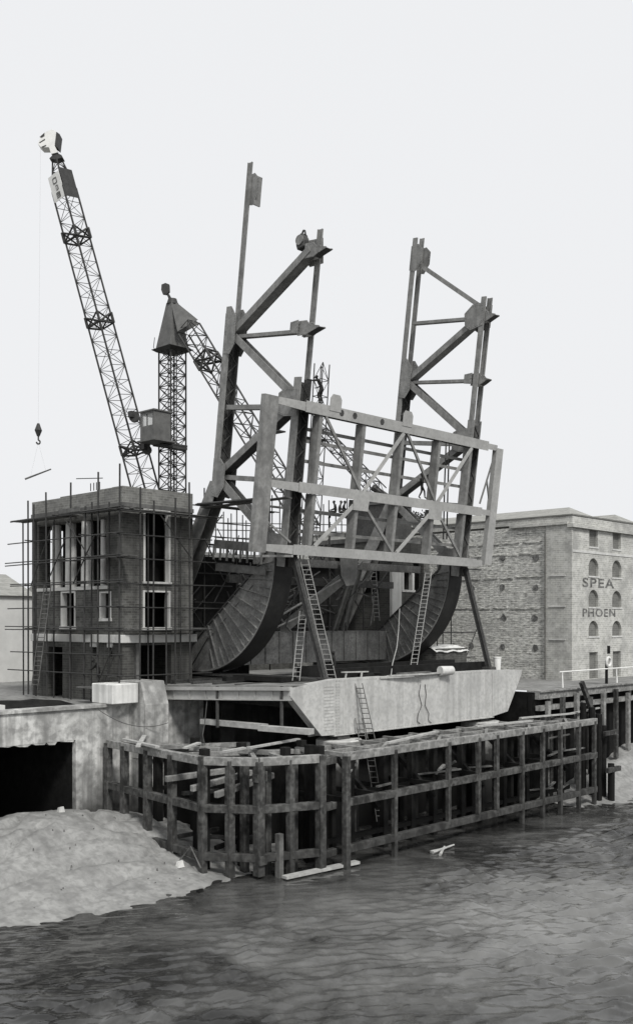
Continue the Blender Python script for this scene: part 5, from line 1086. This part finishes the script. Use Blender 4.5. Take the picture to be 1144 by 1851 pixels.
# ------------------------------------------------------------------ people
def person(label, base, heading, J=None, hat=None, tall=1.74, cloth=CLOTH):
    """one continuous skinned body; J overrides joints in a local frame (x right, y forward, z up), in metres for a 1.74 m figure"""
    P = dict(pelvis=(0, 0, .95), waist=(0, 0, 1.08), chest=(0, 0, 1.3), neckb=(0, 0, 1.46), head0=(0, .01, 1.54), head1=(0, .03, 1.64), head2=(0, .02, 1.73),
             shL=(-.19, 0, 1.41), elL=(-.25, -.03, 1.13), wrL=(-.25, .08, .89), haL=(-.25, .1, .80), shR=(.19, 0, 1.41), elR=(.25, -.03, 1.13), wrR=(.25, .08, .89), haR=(.25, .1, .80),
             hiL=(-.1, 0, .9), knL=(-.11, .03, .5), anL=(-.11, -.02, .09), toL=(-.12, .15, .04), hiR=(.1, 0, .9), knR=(.11, .03, .5), anR=(.11, -.02, .09), toR=(.12, .15, .04))
    R = dict(pelvis=.145, waist=.13, chest=.155, neckb=.07, head0=.065, head1=.095, head2=.07, shL=.075, shR=.075, elL=.052, elR=.052, wrL=.034, wrR=.034, haL=.038, haR=.038, hiL=.1, hiR=.1, knL=.068, knR=.068, anL=.05, anR=.05, toL=.045, toR=.045)
    E = [('pelvis', 'waist'), ('waist', 'chest'), ('chest', 'neckb'), ('neckb', 'head0'), ('head0', 'head1'), ('head1', 'head2'), ('chest', 'shL'), ('shL', 'elL'), ('elL', 'wrL'), ('wrL', 'haL'), ('chest', 'shR'), ('shR', 'elR'), ('elR', 'wrR'), ('wrR', 'haR'),
         ('pelvis', 'hiL'), ('hiL', 'knL'), ('knL', 'anL'), ('anL', 'toL'), ('pelvis', 'hiR'), ('hiR', 'knR'), ('knR', 'anR'), ('anR', 'toR')]
    P.update(J or {}); names = list(P); s_ = tall/1.74
    me = bpy.data.meshes.new('person'); me.from_pydata([tuple(Vector(P[n_])*s_) for n_ in names], [(names.index(a_), names.index(c_)) for a_, c_ in E], [])
    tmp = bpy.data.objects.new('tmp', me); COL.objects.link(tmp)
    md = tmp.modifiers.new('skin', 'SKIN'); md.use_smooth_shade = True
    for i, n_ in enumerate(names):
        sv = me.skin_vertices[0].data[i]; sv.radius = (R[n_]*s_, R[n_]*s_); sv.use_root = (n_ == 'pelvis')
    tmp.modifiers.new('sub', 'SUBSURF').levels = 1
    dg = bpy.context.evaluated_depsgraph_get(); me2 = bpy.data.meshes.new_from_object(tmp.evaluated_get(dg)); bpy.data.objects.remove(tmp)
    bm = bmesh.new(); bm.from_mesh(me2)
    hd = [Vector(P[k])*s_ for k in ('head0', 'head1', 'head2')]; up_ = (hd[2] - hd[0]).normalized(); fwd = (Vector((0, 1, 0)) - up_*up_.y).normalized(); sde = fwd.cross(up_)
    def blob(c, r, sc_=(1, 1, 1)):
        M = Matrix.Translation(c) @ Matrix((( sde.x*sc_[0], fwd.x*sc_[1], up_.x*sc_[2], 0), (sde.y*sc_[0], fwd.y*sc_[1], up_.y*sc_[2], 0), (sde.z*sc_[0], fwd.z*sc_[1], up_.z*sc_[2], 0), (0, 0, 0, 1))); M[3][3] = 1
        bmesh.ops.create_icosphere(bm, subdivisions=1, radius=r, matrix=M)
    hc_ = hd[1]
    blob(hc_ + fwd*.1*s_ - up_*.015, .02*s_, (.8, 1.2, 1.4)); blob(hc_ + sde*.098*s_, .025*s_, (.4, .8, 1.3)); blob(hc_ - sde*.098*s_, .025*s_, (.4, .8, 1.3)); blob(hc_ + fwd*.088*s_ - up_*.055*s_, .022*s_, (1.3, .5, .4))
    for e_ in (-1, 1): blob(hc_ + fwd*.09*s_ + sde*.035*e_*s_ + up_*.012, .012*s_)
    for sdn in ('L', 'R'):                          # fingers and thumb
        wv_, hv = Vector(P['wr' + sdn])*s_, Vector(P['ha' + sdn])*s_; dv = (hv - wv_).normalized(); sv_ = dv.cross(Vector((0, 0, 1)) if abs(dv.z) < .9 else Vector((1, 0, 0))).normalized(); pv = sv_.cross(dv)
        for q_ in range(5):
            if q_ < 4: a_ = hv + sv_*(.024*(q_ - 1.5)) + dv*.02; m1 = a_ + dv*(.045 - .006*abs(q_ - 1.4)); c_ = m1 + (dv*.6 + pv*.8)*(.036 - .005*abs(q_ - 1.4)); r_ = .009
            else: a_ = hv - sv_*.034 - dv*.02; m1 = a_ - sv_*.025 + dv*.025; c_ = m1 + dv*.03 + pv*.012; r_ = .0105
            for p0, p1 in ((a_, m1), (m1, c_)):
                M = Matrix.Translation((p0 + p1)/2) @ (p1 - p0).to_track_quat('Z', 'Y').to_matrix().to_4x4(); bmesh.ops.create_cone(bm, cap_ends=True, segments=6, radius1=r_*1.1, radius2=r_*.9, depth=(p1 - p0).length*1.15, matrix=M)
    J3 = {n_: Vector(P[n_])*s_ for n_ in names}
    for fc in bm.faces:
        c_ = fc.calc_center_median(); best = min(E, key=lambda e_: min((J3[e_[0]].lerp(J3[e_[1]], t_) - c_).length - .6*R[e_[0]] for t_ in (0, .25, .5, .75, 1)))
        nm = best[1]; fc.smooth = True
        fc.material_index = 1 if nm.startswith(('head', 'ha')) else (2 if nm.startswith(('kn', 'an', 'hi')) else (3 if nm.startswith('to') else 0))
    bm.to_mesh(me2); bm.free(); me2.materials.clear()
    for k in (cloth, SKIN, CLOTH2 if cloth is CLOTH else CLOTH, HAIR): me2.materials.append(k)
    o = bpy.data.objects.new('person', me2); COL.objects.link(o); o.location = base; o.rotation_euler = (0, 0, heading); tag(o, label, 'person', 'workmen')
    # cap or hair
    bm = bmesh.new(); M = Matrix.Translation(hc_ + up_*.03*s_ - fwd*.012*s_); bmesh.ops.create_icosphere(bm, subdivisions=2, radius=.115*s_, matrix=M)
    bmesh.ops.delete(bm, geom=[v for v in bm.verts if (v.co - (hc_ + up_*.03*s_)).dot(up_) < (-.0 if (v.co - hc_).dot(fwd) > 0 else -.05)*s_], context='VERTS')
    if hat:
        q_ = [hc_ + up_*.035*s_ + fwd*a_*s_ + sde*c2_*s_ for a_, c2_ in ((.08, -.09), (.18, -.06), (.18, .06), (.08, .09))]; vs = [bm.verts.new(v_) for v_ in q_]; bm.faces.new(vs)
    mh = bpy.data.meshes.new('cap'); bm.to_mesh(mh); bm.free(); mh.materials.append(CLOTH2 if hat else HAIR)
    ho_ = bpy.data.objects.new('cap' if hat else 'hair', mh); COL.objects.link(ho_); ho_.parent = o
    return o
HD = math.atan2(FW[1], FW[0])                      # heading that looks away from the camera is HD - 90deg
def face_img(dx_):                                # heading for looking to image right (+1) or left (-1)
    v_ = Vector((RT[0], RT[1]))*dx_; return math.atan2(v_.y, v_.x) - PI/2
bp_ = leaf(43.6, 9.1, VF + .3)
person('workman in dark clothes standing on the top deck girder reaching to the truss post', bp_, face_img(-1),
       dict(waist=(0, -.02, 1.08), chest=(0, .10, 1.28), neckb=(0, .17, 1.42), head0=(0, .2, 1.5), head1=(0, .24, 1.6), head2=(0, .25, 1.69), shL=(-.17, .12, 1.4), shR=(.17, .12, 1.4), elL=(-.2, .42, 1.36), wrL=(-.17, .66, 1.42), haL=(-.16, .76, 1.44), elR=(.22, .02, 1.12), wrR=(.15, .22, 1.0), haR=(.14, .3, .99),
            pelvis=(0, -.1, .95), hiL=(-.1, -.1, .92), hiR=(.1, -.1, .92), knL=(-.11, .18, .52), anL=(-.1, -.02, .09), toL=(-.1, .15, .04), knR=(.11, -.02, .5), anR=(.1, -.14, .09), toR=(.1, .03, .04)), hat=True)
sit = dict(pelvis=(0, 0, .12), waist=(0, 0, .25), chest=(0, .06, .47), neckb=(0, .1, .62), head0=(0, .12, .7), head1=(0, .14, .8), head2=(0, .14, .89), shL=(-.18, .06, .57), shR=(.18, .06, .57), elL=(-.24, .12, .33), wrL=(-.18, .3, .26), haL=(-.16, .38, .24), elR=(.24, .12, .33), wrR=(.18, .3, .26), haR=(.16, .38, .24),
           hiL=(-.1, .05, .1), knL=(-.13, .42, .12), anL=(-.13, .42, -.3), toL=(-.13, .58, -.35), hiR=(.1, .05, .1), knR=(.13, .42, .12), anR=(.13, .4, -.3), toR=(.13, .56, -.35))
crouch = dict(sit); crouch.update(knL=(-.14, .3, .42), anL=(-.12, .1, .05), toL=(-.12, .27, .0), knR=(.14, .3, .42), anR=(.12, .1, .05), toR=(.12, .27, 0), pelvis=(0, -.05, .28), hiL=(-.1, -.02, .27), hiR=(.1, -.02, .27), waist=(0, -.02, .4), chest=(0, .08, .62), neckb=(0, .13, .77), head0=(0, .16, .84), head1=(0, .19, .93), head2=(0, .19, 1.02), shL=(-.18, .09, .72), shR=(.18, .09, .72), elL=(-.24, .2, .5), elR=(.24, .2, .5), wrL=(-.2, .38, .42), haL=(-.19, .46, .4), wrR=(.2, .38, .42), haR=(.19, .46, .4))
pk = leaf(42.6, 18.1, .7); pb_ = thing('pulley_block', 'dark pulley block fixed at the top of the long diagonal on the near truss', 'pulley', pk)
mb = MB(); mb.prism([pk + Vector((-.15, y_, z_)) for y_, z_ in ((-.28, .1), (.3, .0), (.42, .35), (.3, .72), (.02, .98), (-.2, .9), (-.32, .5))], (.45, 0, 0)); mb.build('cheek', DARKSTEEL, pb_, bevel=.06)
mb = MB(); mb.tube(pk + Vector((-.22, .05, .55)), pk + Vector((.36, .05, .55)), .3, 12); mb.build('sheave', STEEL, pb_)
mb = MB(); mb.path([pk + Vector((.05, .1, .9)), pk + Vector((.05, -.06, 1.14)), pk + Vector((.05, -.2, 1.08)), pk + Vector((.05, -.24, .85))], .06); mb.build('shackle', DARKSTEEL, pb_)
mb = MB()
stride = dict(chest=(0, .06, 1.3), neckb=(0, .09, 1.45), knL=(-.11, .2, .55), anL=(-.11, .22, .12), toL=(-.11, .4, .05), knR=(.11, -.02, .5), anR=(.11, -.22, .12), toR=(.11, -.06, .04), wrR=(.2, .3, 1.1), haR=(.19, .38, 1.13))
person('workman in dark clothes standing on the middle deck girder behind the deck frame', leaf(54.4, 4.35, VF + .5), face_img(1), stride)
person('workman standing on the platform beside the foot of the near prop', (43.85, 40.9, 7.53), face_img(-1), dict(), hat=False)
st = dict(elL=(-.25, .06, 1.16), wrL=(-.1, .26, 1.14), haL=(-.05, .3, 1.15))
qz = 16.3
for k, (px, lab) in enumerate(((607, 'leftmost of three workmen seated together behind the deck frame'), (613, 'middle of three workmen seated together behind the deck frame'), (620, 'rightmost of three workmen seated together behind the deck frame'))):
    q_ = on_y(px, 928, 49.6); person(lab, q_, face_img(-1 if k == 0 else 1), sit, hat=bool(k % 2), cloth=CLOTH if k != 1 else CLOTH2)
q_ = on_x(181, 1212, 34.6)
person('workman in dark clothes stooping by the scaffold beside the tower wall', (34.5, q_.y, QZ + 1.05), face_img(-1), dict(chest=(0, .12, 1.27), neckb=(0, .22, 1.38), head0=(0, .27, 1.45), head1=(0, .32, 1.53), head2=(0, .34, 1.61), shL=(-.18, .16, 1.36), shR=(.18, .16, 1.36), elL=(-.2, .3, 1.12), wrL=(-.12, .45, 1.0), haL=(-.1, .52, .98), elR=(.2, .3, 1.12), wrR=(.12, .45, 1.0), haR=(.1, .52, .98)))
mb = MB(); mb.box(33.9, 35.1, q_.y - 1.5, q_.y + 1.5, QZ + .92, QZ + 1.0); mb.build('platform_boards', OLDPLANK, s)
zq = on_y(613, 928, 49.6).z
mb = MB(); mb.box(46.6, 53.5, 49.35, 49.72, zq - .12, zq - .02); mb.build('catwalk_boards', OLDPLANK, s2)
for x in (47, 50, 53): mb = MB(); mb.tube((x, 49.9, 10.4), (x, 49.9, zq + .2), .05); mb.build('standard', TUBE, s2)
